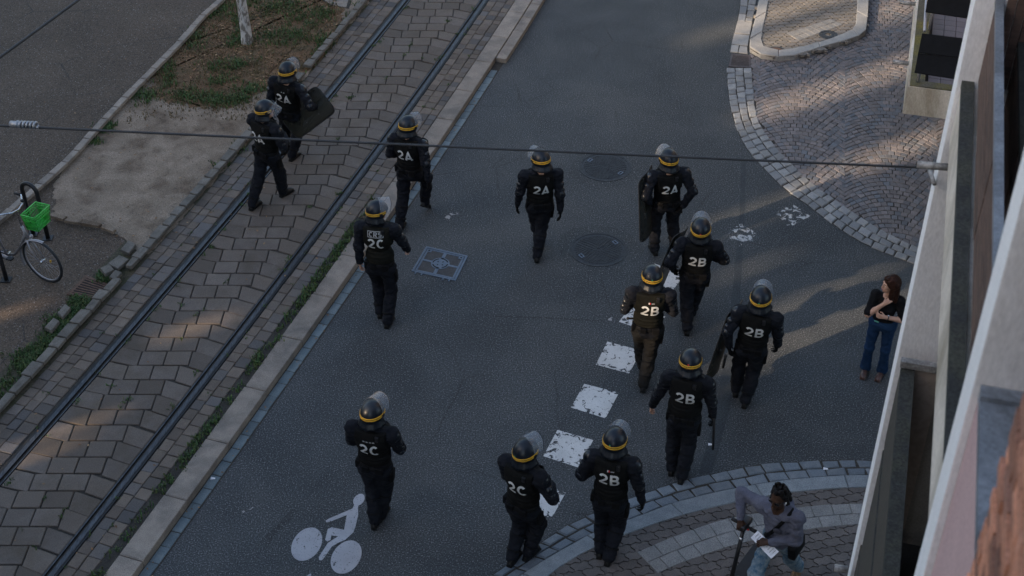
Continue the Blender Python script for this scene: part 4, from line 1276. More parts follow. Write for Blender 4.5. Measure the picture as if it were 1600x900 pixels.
def grow(name, prims, h, mats, parent, post=None, lo=None, hi=None, wrinkle=None, seed=1, smooth=1):
    D, ax, lo, h = field(prims, h, lo=lo, hi=hi)
    if post is not None:
        P = np.stack(np.meshgrid(*ax, indexing='ij'), -1)
        D = post(D, P)
    V, F = nets(D, lo, h)
    if not len(V): return None
    lab = np.zeros(len(V), int)
    if isinstance(mats, (list, tuple)) and len(mats) > 1:
        best = np.full(len(V), 9.0)
        for pr in prims:
            d = pd(pr, V.astype(np.float32)); m = d < best; best[m] = d[m]; lab[m] = pr[-2]
    # light smoothing of the grid steps
    for _ in range(smooth):
        acc = np.zeros_like(V); c = np.zeros(len(V))
        for k in range(4):
            np.add.at(acc, F[:, k], V[F[:, (k + 1) % 4]]); np.add.at(c, F[:, k], 1)
            np.add.at(acc, F[:, k], V[F[:, (k + 3) % 4]]); np.add.at(c, F[:, k], 1)
        V = V * .45 + acc / np.maximum(c, 1)[:, None] * .55
    if wrinkle:
        n = np.zeros_like(V)
        e1 = V[F[:, 2]] - V[F[:, 0]]; e2 = V[F[:, 3]] - V[F[:, 1]]; fn = np.cross(e1, e2)
        for k in range(4): np.add.at(n, F[:, k], fn)
        n /= np.maximum(np.linalg.norm(n, axis=1), 1e-9)[:, None]
        st = V * np.array([1, 1, 1.7])
        am = sum(a * vnoise(st, s, seed + i) for i, (a, s, labs) in enumerate(wrinkle) if True)
        labs = wrinkle[0][2]
        mk = np.isin(lab, labs) if labs is not None else np.ones(len(V), bool)
        V = V + n * (am * mk)[:, None]
    me = bpy.data.meshes.new(name)
    me.vertices.add(len(V)); me.vertices.foreach_set('co', V.astype(np.float32).ravel())
    me.loops.add(len(F) * 4); me.loops.foreach_set('vertex_index', F.astype(np.int32).ravel())
    me.polygons.add(len(F)); me.polygons.foreach_set('loop_start', np.arange(len(F), dtype=np.int32) * 4)
    ml = mats if isinstance(mats, (list, tuple)) else [mats]
    for m in ml: me.materials.append(m)
    if len(ml) > 1:
        me.polygons.foreach_set('material_index', np.sort(lab[F], 1)[:, 1].astype(np.int32))
    me.polygons.foreach_set('use_smooth', np.ones(len(F), bool))
    me.update(calc_edges=True); me.validate()
    o = bpy.data.objects.new(name, me)
    return link(o, parent)

def ik(a, b, l1, l2, pole):
    d = b - a; L = np.linalg.norm(d); u = d / max(L, 1e-6)
    if L > (l1 + l2) * .995: L = (l1 + l2) * .995; b = a + u * L
    x = (l1 * l1 - l2 * l2 + L * L) / (2 * L); hh = math.sqrt(max(l1 * l1 - x * x, 0))
    p = pole - u * (pole @ u); p = unit(p)
    return a + u * x + p * hh, b

def frame(fwd, up):
    f = unit(fwd); r = unit(np.cross(f, up)); u = np.cross(r, f)
    return np.stack([r, f, u], 1)                 # columns: right, forward, up

def hand(prims, wrist, d, nrm, side, lab, curl=.6, sc=1.0, spread=.1, k=.006):
    """palm, four fingers and a thumb; d runs along the hand, nrm is the way the palm faces, side +1 = thumb towards +across"""
    d = unit(d); nrm = unit(nrm - d * (nrm @ d)); ac = np.cross(d, nrm) * side
    P = lambda x, y, z: wrist + (ac * x + d * y + nrm * z) * sc
    prims += [cone(P(0, -.02, 0), P(0, .02, 0), .026 * sc, .027 * sc, lab, .012)]
    for x in (-.028, -.01, .01, .027): prims.append(cone(P(x * .6, .015, 0), P(x, .085, .002), .015 * sc, .0125 * sc, lab, .010))
    for x, L in ((.029, .074), (.010, .084), (-.010, .078), (-.028, .060)):
        a = P(x, .085, .002)
        c1, c2 = curl * .75, curl * 1.7
        def dr(c, s_): return unit(d * math.cos(c) + nrm * math.sin(c) + ac * s_)
        s_ = x * spread / .03
        b = a + dr(c1, s_) * L * .52 * sc; e = b + dr(c2, s_ * .5) * L * .48 * sc
        prims += [cone(a, b, .0098 * sc, .0088 * sc, lab, .003), cone(b, e, .0088 * sc, .007 * sc, lab, .003)]
    a = P(.028, .025, .004); b = P(.056, .058, .018); e = b + unit(d * .75 + nrm * .45 - ac * .05) * .034 * sc
    prims += [cone(a, b, .014 * sc, .0105 * sc, lab, .008), cone(b, e, .0105 * sc, .008 * sc, lab, .003)]

def head_prims(c, M, skin, sc=1.0, female=False):
    """skull, jaw, nose, brow, lips and ears; M columns right, forward, up"""
    P = lambda x, y, z: c + M @ (V3(x, y, z) * sc)
    pr = [ell(P(0, -.012, .03), V3(.076, .096, .092) * sc, M, skin, .02), ell(P(0, .03, -.035), V3(.060, .066, .085) * sc, M, skin, .025),
          cone(P(0, .078, -.092), P(0, .060, -.080), .020 * sc, .035 * sc, skin, .03),
          cone(P(0, .094, .012), P(0, .112, -.026), .009 * sc, .013 * sc, skin, .010),
          cone(P(-.04, .082, .026), P(.04, .082, .026), .011 * sc, .011 * sc, skin, .02),
          cone(P(-.018, .094, -.058), P(.018, .094, -.058), .008 * sc, .008 * sc, skin, .008),
          cone(P(-.016, .090, -.069), P(.016, .090, -.069), .0085 * sc, .0085 * sc, skin, .008)]
    for s_ in (-1, 1):
        pr.append(ell(P(s_ * .078, -.005, -.01), V3(.012, .022, .033) * sc, M, skin, .006))
        pr.append(ell(P(s_ * .042, .062, -.022), V3(.022, .02, .02) * sc, M, skin, .02))
    return pr

# ---------------------------------------------------------------- one officer's skeleton from surveyed points
def skeleton(head, headz, lf, rf, lh, rh, hd, gz=0.0, lean=6, bulk=1.0, hipz=.95, k=1.0, pel_f=.45, sw=.222):
    fwd = V3(math.sin(R(hd)), math.cos(R(hd)), 0); rt = V3(fwd[1], -fwd[0], 0); up = V3(0, 0, 1)
    hp = np.array(G(*head, gz + headz)[:])
    feet = []
    for f in (lf, rf):
        p = np.array(G(f[0], f[1], gz + f[2])[:]); feet.append(p)
    mid = (feet[0] + feet[1]) / 2
    pel = hp * (1 - pel_f) + mid * pel_f - fwd * .02; pel[2] = gz + hipz * k
    org = V3(pel[0], pel[1], gz)
    sk = dict(org=org, fwd=fwd, rt=rt, up=up, k=k)
    pel = pel - org; hp = hp - org
    # torso axis: from the pelvis to the base of the neck
    neck = hp - V3(0, 0, .205 * k) - fwd * .035
    ta = unit(neck - pel); ta = unit(ta * .8 + up * .2)
    tf = unit(fwd - ta * (fwd @ ta)); tr_ = np.cross(tf, ta)
    sk['T'] = np.stack([tr_, tf, ta], 1)
    L = np.linalg.norm(neck - pel); sk['L'] = L
    sk['pel'] = pel; sk['neck'] = neck; sk['head'] = hp
    TT = lambda x, y, z: pel + tr_ * x * k + tf * y * k + ta * z     # z in metres along the spine
    sk['TT'] = TT
    sk['legs'] = []
    for s_, f, p in ((-1, lf, feet[0]), (1, rf, feet[1])):
        p = p - org
        fh = R(hd + (f[4] if len(f) > 4 else s_ * 6))
        ff = V3(math.sin(fh), math.cos(fh), 0); pt = R(f[3] if len(f) > 3 else 0)
        fd = ff * math.cos(pt) - up * math.sin(pt); fu = up * math.cos(pt) + ff * math.sin(pt)
        ank = p + fu * .085 * k - fd * .055 * k
        hip = pel + rt * s_ * .092 * k - up * .02
        kn, ank2 = ik(hip, ank, .44 * k, .42 * k, fwd + rt * s_ * .12)
        d = ank2 - ank
        sk['legs'].append(dict(hip=hip, knee=kn, ank=ank2, fd=fd, fu=fu, fr=np.cross(fd, fu), sole=p + d))
    sk['arms'] = []
    for s_, hnd in ((-1, lh), (1, rh)):
        sh = TT(s_ * sw, -.005, L - .055 * k)
        if isinstance(hnd[0], (tuple, list)): tgt = np.array(G(*hnd[0], gz + hnd[1])[:]) - org; opt = hnd[2:] 
        else: tgt = TT(hnd[0], hnd[1], hnd[2]); opt = hnd[3:]
        pole = unit(rt * s_ * (opt[0] if len(opt) > 0 else .6) - fwd * (opt[1] if len(opt) > 1 else .7) - up * (opt[2] if len(opt) > 2 else .3))
        el_, wr = ik(sh, tgt, .285 * k, .262 * k, pole)
        sk['arms'].append(dict(sh=sh, el=el_, wr=wr, s=s_))
    return sk

def torso_prims(sk, lab, b=1.0, female=False):
    TT, T_, L, k = sk['TT'], sk['T'], sk['L'], sk['k']
    if female:
        return [ell(TT(0, -.005, .0), V3(.158, .112, .115) * k, T_, lab, .05), ell(TT(0, .005, .16), V3(.118, .088, .14) * k, T_, lab, .06),
                ell(TT(0, .0, L - .16), V3(.145, .10, .16) * k, T_, lab, .06), ell(TT(-.06, .082, L - .19), V3(.062, .055, .06) * k, T_, lab, .04), ell(TT(.06, .082, L - .19), V3(.062, .055, .06) * k, T_, lab, .04),
                cone(TT(-.145, -.01, L - .05), TT(.145, -.01, L - .05), .05 * k, .05 * k, lab, .05)]
    return [ell(TT(0, -.01, .01), V3(.165 * b, .128 * b, .13) * k, T_, lab, .05), ell(TT(0, .01, .17), V3(.152 * b, .118 * b, .15) * k, T_, lab, .06),
            ell(TT(0, .0, L - .17), V3(.182 * b, .128 * b, .185) * k, T_, lab, .06),
            cone(TT(-.165, -.01, L - .055), TT(.165, -.01, L - .055), .066 * k, .066 * k, lab, .06),
            cone(TT(-.09, -.015, L - .02), TT(.09, -.015, L - .02), .055 * k, .055 * k, lab, .05)]

def leg_prims(sk, lab, r=(.110, .086, .085, .070), flare=0):
    k = sk['k']; pr = []
    for lg in sk['legs']:
        pr += [cone(lg['hip'], lg['knee'], r[0] * k, r[1] * k, lab, .045), cone(lg['knee'], lg['knee'] * .62 + lg['ank'] * .38, r[1] * k, r[2] * k, lab, .03),
               cone(lg['knee'] * .62 + lg['ank'] * .38, lg['ank'] * .97 + lg['knee'] * .03, r[2] * k, r[3] * k, lab, .02),
               ell(lg['hip'] - sk['fwd'] * .045 * k - V3(0, 0, .0), V3(.088, .085, .105) * k, sk['T'], lab, .05)]
    return pr

def foot_prims(lg, lab, k, up_len=.19, r=.056, sole=True):
    fd, fu, fr = lg['fd'], lg['fu'], lg['fr']; s = lg['sole']
    P = lambda x, y, z: s + (fr * x + fd * y + fu * z) * k
    sh = unit(lg['knee'] - lg['ank'])
    Rm = np.stack([fr, fd, fu], 1)
    return [cone(lg['ank'], lg['ank'] + sh * up_len * k, (r - .004) * k, r * k, lab, .02), ell(P(0, -.075, .040), V3(.040, .055, .048) * k, Rm, lab, .02),
            ell(P(0, .02, .045), V3(.044, .10, .045) * k, Rm, lab, .03), ell(P(0, .095, .034), V3(.049, .062, .036) * k, Rm, lab, .025),
            rbox(P(0, -.075, .012), V3(.038, .052, .013) * k, Rm, .011, lab, .006), rbox(P(0, .055, .011), V3(.045, .10, .012) * k, Rm, .011, lab, .006)]

# ---------------------------------------------------------------- helmet prototype (shell, bands, visor), shared by all
def bake(o):
    dg = bpy.context.evaluated_depsgraph_get()
    me = bpy.data.meshes.new_from_object(o.evaluated_get(dg)); bpy.data.objects.remove(o); return me

def helm_pt(az, t, off=0.0):
    """az from the back, t = polar angle from the crown"""
    rx, ry, rz = .128 + off, .150 + off, .142 + off
    x = rx * math.sin(t) * math.sin(az); y = -ry * math.sin(t) * math.cos(az); z = rz * math.cos(t)
    if t > math.pi / 2:
        f = math.sin(t); g_ = 1 - .35 * (1 - f)
        x = rx * g_ * math.sin(az); y = -ry * g_ * math.cos(az)
    return Vector((x, y, z))
def helmet_meshes():
    nu, nv = 48, 22
    vs_, fs = [], []
    for i in range(nv + 1):
        for k in range(nu):
            az = 2 * math.pi * k / nu
            back = .5 + .5 * math.cos(az)
            tm = R(86) + (R(134) - R(86)) * min(1, max(0, (back - .10) / .40))
            vs_.append(helm_pt(az, max(tm * i / nv, .02)))
    for i in range(nv):
        for k in range(nu): fs.append((i * nu + k, (i + 1) * nu + k, (i + 1) * nu + (k + 1) % nu, i * nu + (k + 1) % nu))
    fs.append(tuple(range(nu)))
    o = mesh('tmp', vs_, fs, m_helm, None, True)
    md = o.modifiers.new('s', 'SOLIDIFY'); md.thickness = .009; md.offset = -1
    shell = bake(o); shell.name = 'helmet'
    # two yellow bands, low at the back and rising to the sides
    def band(z0):
        mb = MB(); n = 60; rows = []
        for i in range(n + 1):
            az = -R(128) + R(256) * i / n
            z = z0 + .030 * (1 - math.cos(az)) * .55
            row = []
            for dz, off in ((-.0085, .0012), (-.007, .0045), (.007, .0045), (.0085, .0012)):
                zz = (z + dz) / .142
                t = math.acos(max(-1, min(1, zz)))
                row.append(helm_pt(az, t, off))
            rows.append(row)
        vs_ = [p for r_ in rows for p in r_]
        fs = [(i * 4 + j, i * 4 + j + 1, i * 4 + 5 + j, i * 4 + 4 + j) for i in range(n) for j in range(3)]
        me = bpy.data.meshes.new('band'); me.from_pydata(vs_, [], fs); me.materials.append(m_yel)
        me.polygons.foreach_set('use_smooth', [True] * len(fs)); return me
    b1, b2 = band(-.002), band(-.026)
    # visor swung up over the brow
    nu, nv = 30, 8
    vs_, fs = [], []
    for i in range(nv + 1):
        for k in range(nu + 1):
            az = -R(78) + R(156) * k / nu
            hh = -.165 + .162 * i / nv
            cut = 1 - .16 * (abs(az) / R(78)) ** 3
            vs_.append((.132 * math.sin(az), .172 * math.cos(az), hh * cut))
    for i in range(nv):
        for k in range(nu): fs.append((i * (nu + 1) + k, i * (nu + 1) + k + 1, (i + 1) * (nu + 1) + k + 1, (i + 1) * (nu + 1) + k))
    o = mesh('tmp', vs_, fs, m_visor, None, True)
    md = o.modifiers.new('s', 'SOLIDIFY'); md.thickness = .003
    vis = bake(o)
    # dark rim along the visor's free edge
    rimpts = [(.133 * math.sin(a), .173 * math.cos(a), -.165 * (1 - .16 * (abs(a) / R(78)) ** 3)) for a in [-R(78) + R(156) * k / 30 for k in range(31)]]
    rm = MB().tube(rimpts, .0035, 6); me = bpy.data.meshes.new('visor_rim'); me.from_pydata([tuple(v) for v in rm.v], [], rm.f); me.materials.append(m_dkmetal)
    piv = MB().disc((0, 0, 0), 0, .022, 0, .014, 16); mp = bpy.data.meshes.new('pivot'); mp.from_pydata([tuple(v) for v in piv.v], [], piv.f); mp.materials.append(m_dkmetal)
    dot = MB().ell((0, 0, 0), (.011, .004, .011), None, 12, 6)
    md_ = {}
    for nm, mt in (('green', m_green), ('red', m_red)):
        q = bpy.data.meshes.new('badge'); q.from_pydata([tuple(v) for v in dot.v], [], dot.f); q.materials.append(mt); md_[nm] = q
    # neck guard
    vs_, fs = [], []
    n = 28
    for i in range(5):
        f = i / 4
        for k in range(n + 1):
            az = -R(112) + R(224) * k / n
            rr = .112 + .034 * f ** 1.3 + .005 * math.sin(k * 1.7) * f
            vs_.append((rr * 1.0 * math.sin(az), -rr * 1.12 * math.cos(az), -.060 - .100 * f + .02 * f * abs(math.sin(az))))
    for i in range(4):
        for k in range(n): fs.append((i * (n + 1) + k, i * (n + 1) + k + 1, (i + 1) * (n + 1) + k + 1, (i + 1) * (n + 1) + k))
    o = mesh('tmp', vs_, fs, m_guard, None, True)
    md = o.modifiers.new('s', 'SOLIDIFY'); md.thickness = .008
    ng = bake(o)
    return shell, b1, b2, vis, me, mp, md_, ng
HELM = helmet_meshes()

def mobj(name, me, parent, M=None):
    o = bpy.data.objects.new(name, me)
    link(o, parent)
    if M is not None: o.matrix_local = M
    return o

def m4(M3, c):
    m = Matrix.Identity(4)
    for i in range(3):
        for j in range(3): m[i][j] = M3[i][j]
        m[i][3] = c[i]
    return m

def arc_pts(cx_, cy_, rx, ry, a0, a1, n=9): return [(cx_ + rx * math.cos(R(a0 + (a1 - a0) * i / n)), cy_ + ry * math.sin(R(a0 + (a1 - a0) * i / n))) for i in range(n + 1)]
GLYPH = {                                        # stroke letters in a box 0.62 wide, 1 high
    '2': [arc_pts(.31, .70, .22, .215, 165, -25) + [(.09, .13), (.09, .085), (.57, .085)]],
    'A': [[(.045, 0), (.31, .93), (.575, 0)], [(.13, .24), (.49, .24)]],
    'B': [[(.10, 0), (.10, 1)], [(.1, .915)] + arc_pts(.33, .73, .18, .185, 90, -90) + [(.1, .545)], [(.1, .53)] + arc_pts(.35, .31, .205, .225, 90, -90) + [(.1, .085)]],
    'C': [arc_pts(.33, .5, .235, .415, 48, 312, 16)],
    'R': [[(.10, 0), (.10, 1)], [(.1, .915)] + arc_pts(.33, .70, .2, .215, 90, -90) + [(.1, .485)], [(.30, .47), (.55, 0)]],
    'S': [arc_pts(.31, .70, .20, .215, 30, 265, 12) + arc_pts(.31, .29, .215, .21, 85, -150, 12)],
}
def text_mesh(txt, size, t=.15, pitch=.74):
    v, f = [], []
    W = pitch * len(txt) - (pitch - .62)
    for ci, ch in enumerate(txt):
        for si, path in enumerate(GLYPH[ch]):
            P = []
            for a, b in zip(path, path[1:]):
                L = math.hypot(b[0] - a[0], b[1] - a[1]); n = max(1, int(L / .09))
                P += [(a[0] + (b[0] - a[0]) * i / n, a[1] + (b[1] - a[1]) * i / n) for i in range(n)]
            P.append(path[-1]); P = [Vector(p) for p in P]
            base = len(v)
            for i, p in enumerate(P):
                d0 = (p - P[i - 1]).normalized() if i else (P[1] - p).normalized()
                d1 = (P[i + 1] - p).normalized() if i < len(P) - 1 else d0
                m = (d0 + d1); m = m.normalized() if m.length > .2 else d0
                nrm = Vector((-m.y, m.x)); k = min(1 / max(nrm.dot(Vector((-d0.y, d0.x))), .3), 1.6)
                for s_ in (1, 0, -1):
                    q = p + nrm * (t / 2 * k * s_)
                    v.append(Vector(((q.x + ci * pitch - W / 2) * size, (q.y - .5) * size, .0006 * si)))
            for i in range(len(P) - 1):
                for s_ in (0, 1): f.append((base + i * 3 + s_, base + i * 3 + s_ + 1, base + i * 3 + 4 + s_, base + i * 3 + 3 + s_))
    return v, f
TXT = {}
def print_on(name, txt, size, mat, target, sk, x0, z0, parent, emb=.16, wscale=1.0, extra=None, tilt=0.0):
    """lettering laid on the back of the vest"""
    if extra: v, f = extra
    else:
        if (txt, size, emb) not in TXT: TXT[(txt, size, emb)] = text_mesh(txt, size, emb)
        v, f = TXT[(txt, size, emb)]
    bt = BVHTree.FromPolygons([p.co[:] for p in target.data.vertices], [p.vertices[:] for p in target.data.polygons])
    T_ = sk['T']; TT = sk['TT']; out = []; lasty = -.16
    c, s_ = math.cos(tilt), math.sin(tilt)
    for p in v:
        x = p.x * wscale; z = p.y
        x, z = x * c - z * s_, x * s_ + z * c
        o = Vector(TT(0, 0, 0)) + Vector(T_[:, 0]) * (x + x0) + Vector(T_[:, 2]) * (z + z0)
        st = o - Vector(T_[:, 1]) * .6
        hit = bt.ray_cast(st, Vector(T_[:, 1]), .75)
        out.append((hit[0] if hit[0] is not None else o - Vector(T_[:, 1]) * .17) - Vector(T_[:, 1]) * (.006 + p.z))
    return mesh(name, out, f, mat, parent)

def frame_strip(w_, h_, t):
    v, f = [], []
    def rect(x0, x1, y0, y1):
        n = 8; i = len(v)
        lng = x1 - x0 > y1 - y0
        for k in range(n + 1):
            a = k / n
            if lng: v.extend([Vector((x0 + (x1 - x0) * a, y0, 0)), Vector((x0 + (x1 - x0) * a, y1, 0))])
            else: v.extend([Vector((x1, y0 + (y1 - y0) * a, 0)), Vector((x0, y0 + (y1 - y0) * a, 0))])
        f.extend([(i + 2 * k, i + 2 * k + 2, i + 2 * k + 3, i + 2 * k + 1) for k in range(n)])
    rect(-w_ / 2, w_ / 2, h_ / 2 - t, h_ / 2); rect(-w_ / 2, w_ / 2, -h_ / 2, -h_ / 2 + t)
    rect(-w_ / 2, -w_ / 2 + t, -h_ / 2 + t, h_ / 2 - t); rect(w_ / 2 - t, w_ / 2, -h_ / 2 + t, h_ / 2 - t)
    return v, f

def shell_cap(name, c, r, axis, up, cut, mat, parent, th=.006):
    """domed pad: the part of an ellipsoid that looks along axis"""
    ax_ = unit(axis); Rm = frame(ax_, up)
    mb = MB(); n, m = 18, 7; vs_ = []
    for i in range(m + 1):
        t = cut * i / m
        for k in range(n):
            a = 2 * math.pi * k / n
            vs_.append(Vector(c + Rm @ V3(r[0] * math.sin(t) * math.cos(a), r[1] * math.cos(t), r[2] * math.sin(t) * math.sin(a))))
    fs = [(i * n + k, i * n + (k + 1) % n, (i + 1) * n + (k + 1) % n, (i + 1) * n + k) for i in range(m) for k in range(n)]
    # inner lip closes the thickness
    b0 = len(vs_)
    for k in range(n):
        p = vs_[m * n + k]; vs_.append(p + (Vector(c) - p).normalized() * th * 2)
    fs += [(m * n + k, m * n + (k + 1) % n, b0 + (k + 1) % n, b0 + k) for k in range(n)]
    return mesh(name, vs_, fs, mat, parent, True)

def officer(no, label, head, headz, lf, rf, lh, rh, hd, code, gz=0.0, hyaw=0, hpitch=-4, visor=84, badge=None, crs=None,
            trousers=None, vest=None, bare=(False, False), tx=0.0, extras=(), curls=(.8, .8), k=1.0, bulk=1.10, palm=(None, None), pel_f=.45):
    sk = skeleton(head, headz, lf, rf, lh, rh, hd, gz, k=k, pel_f=pel_f, hipz=.895 + .012 * ((no * 5) % 4))
    root = empty('person', sk['org']); tag(root, label, 'person', 'riot officers walking along the street')
    fwd, rt, TT, T_, L = sk['fwd'], sk['rt'], sk['TT'], sk['T'], sk['L']
    NAVY, TRO, SKIN, GLOVE = 0, 1, 2, 3
    tp = torso_prims(sk, NAVY, bulk)
    pr = list(tp)
    pr.append(ell(TT(0, -.01, .0), V3(.168, .13, .11) * k, T_, TRO, .04))
    pr += leg_prims(sk, TRO)
    for lg in sk['legs']:
        pr += [cone(lg['ank'], lg['sole'] + lg['fu'] * .04 + lg['fd'] * .06, .036, .03, TRO, .02)]
        # cargo pocket and pads under the cloth
        m_ = lg['hip'] * .45 + lg['knee'] * .55; s_ = 1 if lg is sk['legs'][1] else -1
        pr.append(ell(m_ + rt * s_ * .058, V3(.035, .06, .085), T_, TRO, .03))
    hands = []
    for i, a in enumerate(sk['arms']):
        pr += [cone(a['sh'], a['el'], .080 * k, .068 * k, NAVY, .04), cone(a['el'], a['wr'], .066 * k, .048 * k, NAVY, .025), ell(a['sh'], V3(.086, .088, .084) * k, T_, NAVY, .05)]
        d = unit(a['wr'] - a['el'])
        nrm = V3(palm[i]) if palm[i] is not None else (-rt * a['s'] * .8 + fwd * .1 - V3(0, 0, .2))
        if palm[i] is not None: nrm = rt * palm[i][0] + fwd * palm[i][1] + V3(0, 0, palm[i][2])
        hp_ = []; hand(hp_, a['wr'] + d * .022, d, nrm, 1 if np.cross(d, nrm) @ fwd > 0 else -1, SKIN if bare[i] else 0, curls[i], 1.0 if bare[i] else 1.12)
        a['hd'] = d; a['hc'] = a['wr'] + d * .10
        if bare[i]: pr += hp_
        else: hands.append(hp_); pr.append(cone(a['wr'], a['wr'] + d * .07, .026, .022, NAVY, .01))
    hpitch += ((no * 7) % 5 - 2) * 3.5; hy = R(hd + hyaw); hf = V3(math.sin(hy) * math.cos(R(hpitch)), math.cos(hy) * math.cos(R(hpitch)), math.sin(R(hpitch)))
    HM = frame(hf, V3(0, 0, 1)); hc = sk['head']
    pr += [cone(sk['neck'] + V3(0, 0, -.02), hc - V3(0, 0, .06), .062, .056, SKIN, .03)]
    pr += head_prims(hc - HM[:, 2] * .03 + HM[:, 1] * .006, HM, SKIN)
    grow('body', pr, .0068 if any(bare) else .0105, [m_navy, trousers or m_navy, m_skin, m_vest], root, wrinkle=[(.012, .10, [0, 1]), (.008, .045, None)], seed=no)
    for hp_ in hands: grow('glove', hp_, .0058, m_belt, root)
    for lg in sk['legs']: grow('boot', foot_prims(lg, 0, k), .0095, m_boot, root, wrinkle=[(.002, .04, None)], seed=no + 5)
    # vest: the torso a little larger, cut at waist, neck and arm holes
    tpv = [p[:-2] + (0, p[-1]) for p in tp]
    Tm = T_.astype(np.float32); o_ = TT(0, 0, 0).astype(np.float32)
    def cutv(D, P):
        q = (P - o_) @ Tm
        D = D - (.024 + .010 * np.clip((q[..., 2] - (L - .25)) / .2, 0, 1))
        ribs = .004 * np.cos((q[..., 2]) * 2 * math.pi / .052) * (np.abs(q[..., 2] - .22) < .10)
        D = D - ribs
        D = np.maximum(D, .105 * k - q[..., 2]); D = np.maximum(D, q[..., 2] - (L + .012))
        side = np.abs(q[..., 0]) - (.205 * k - .028 * np.clip((q[..., 2] - (L - .28)) / .15, 0, 1))
        return np.maximum(D, side)
    vst = grow('vest', tpv, .010, vest or m_vest, root, post=cutv, wrinkle=[(.0025, .09, None), (.0015, .04, None)], seed=no + 9,
               lo=np.min([bb(p)[0] for p in tpv], 0) - .07, hi=np.max([bb(p)[1] for p in tpv], 0) + .07)
    # lettering
    zt = L - .205
    print_on('unit_number', code, .165, m_white, vst, sk, tx, zt, vst, .165, 1.0)
    if crs == 'full':
        print_on('back_patch', 'CRS', .062, m_grey, vst, sk, tx, zt + .145, vst, .19, 1.35)
        print_on('patch_border', '', 0, m_grey, vst, sk, tx, zt + .145, vst, 0, 1, frame_strip(.215, .092, .010))
    elif crs == 'flag':
        for j, (mt, xx) in enumerate(((m_white, -.018), (m_red, -.004))):
            print_on('flag_stripe', '', 0, mt, vst, sk, tx + xx, zt + .125, vst, 0, 1, ([Vector((-.006, -.012, 0)), Vector((.006, -.012, 0)), Vector((.006, .012, 0)), Vector((-.006, .012, 0))], [(0, 1, 2, 3)]))
        print_on('patch_strip', '', 0, m_grey, vst, sk, tx + .032, zt + .122, vst, 0, 1, ([Vector((-.02, -.006, 0)), Vector((.02, -.006, 0)), Vector((.02, .006, 0)), Vector((-.02, .006, 0))], [(0, 1, 2, 3)]))
    elif crs == 'strip':
        for xx in (-.055, -.018, .022, .056):
            print_on('patch_strip', '', 0, m_grey, vst, sk, tx + xx, zt + .125, vst, 0, 1, ([Vector((-.013, -.006, 0)), Vector((.013, -.006, 0)), Vector((.011, .005, 0)), Vector((-.012, .007, 0))], [(0, 1, 2, 3)]))
    elif crs == 'dots':
        for xx in (-.02, .014, .024):
            print_on('patch_strip', '', 0, m_white, vst, sk, tx + xx, zt + .125, vst, 0, 1, ([Vector((-.007, -.005, 0)), Vector((.007, -.005, 0)), Vector((.007, .005, 0)), Vector((-.007, .005, 0))], [(0, 1, 2, 3)]))
    # belt, pouches, holster
    def cutb(D, P):
        q = (P - o_) @ Tm
        return np.maximum(D - .022, np.abs(q[..., 2] - .075) - .026)
    grow('belt', [p[:-2] + (0, p[-1]) for p in tp] + [ell(TT(0, -.01, .0), V3(.168, .13, .11) * k, T_, 0, .04)], .010, m_belt, root, post=cutb,
         lo=TT(0, 0, .07) - .30, hi=TT(0, 0, .07) + .30)
    mb = MB()
    for x, y, z, hx, hy_, hz in ((-.175, -.06, .055, .026, .045, .055), (.10, -.155, .065, .045, .022, .045), (-.06, -.158, .07, .04, .02, .035)):
        o = MB().box((0, 0, 0), (hx, hy_, hz), None, .010); c = TT(x, y, z)
        o.v = [Vector(c + T_ @ V3(*v)) for v in o.v]; o.build('pouch', m_belt, root)
    lg = sk['legs'][1]; hol = MB()
    la = unit(lg['knee'] - lg['hip']); hR = frame(fwd, -la); c = lg['hip'] + la * .13 + rt * .105 - fwd * .01
    a = MB().box((0, 0, 0), (.022, .045, .085), None, .012); b_ = MB().box((0, -.035, .085), (.015, .022, .05), Matrix.Rotation(-.35, 3, 'X'), .008)
    for q in (a, b_): hol.add([Vector(c + hR @ V3(*v)) for v in q.v], q.f)
    hol.build('holster', m_belt, root)
    # pads
    for a in sk['arms']:
        s_ = a['s']; ua = unit(a['el'] - a['sh']); out = unit(rt * s_ * .9 - fwd * .15 + V3(0, 0, .35))
        out = unit(out - ua * (out @ ua) * .6)
        shell_cap('shoulder_guard', a['sh'] + ua * .015, (.086 * k, .102 * k, .096 * k), out, V3(0, 0, 1) - ua * .01, 1.25, m_pad, root)
        o2 = unit(rt * s_ - fwd * .35); o2 = unit(o2 - ua * (o2 @ ua))
        c = a['sh'] * .5 + a['el'] * .5
        shell_cap('arm_guard', c + o2 * .012, (.060, .078, .058), o2, ua, 1.1, m_pad, root)
        shell_cap('arm_guard', c + ua * .085 + o2 * .008, (.055, .073, .052), o2, ua, 1.1, m_pad, root)
        fa = unit(a['wr'] - a['el']); oe = unit(unit(a['el'] - a['sh']) - fa)
        shell_cap('elbow_guard', a['el'] - fa * .0 + oe * .004, (.062, .076, .075), oe, ua, 1.15, m_pad, root)
    for lg in sk['legs']:
        th = unit(lg['knee'] - lg['hip']); sn = unit(lg['ank'] - lg['knee']); kf = unit(th - sn + fwd * .5)
        shell_cap('knee_guard', lg['knee'] + kf * .012, (.076, .090, .092), kf, -sn, 1.2, m_pad, root)
        fs_ = unit(fwd - sn * (fwd @ sn)); c = lg['knee'] * .55 + lg['ank'] * .45
        shell_cap('shin_guard', c + fs_ * .006, (.070, .088, .15), fs_, -sn, 1.25, m_pad, root)
        for t in (.28, .72):
            c = lg['knee'] * (1 - t) + lg['ank'] * t; rr = .090 - .010 * t
            e1 = unit(np.cross(sn, fwd)); e2 = np.cross(sn, e1)
            MB().tube([c + (e1 * math.cos(j * 2 * math.pi / 18) + e2 * math.sin(j * 2 * math.pi / 18)) * rr * k for j in range(18)], .009, 6, closed=True).build('strap', m_belt, root, True)
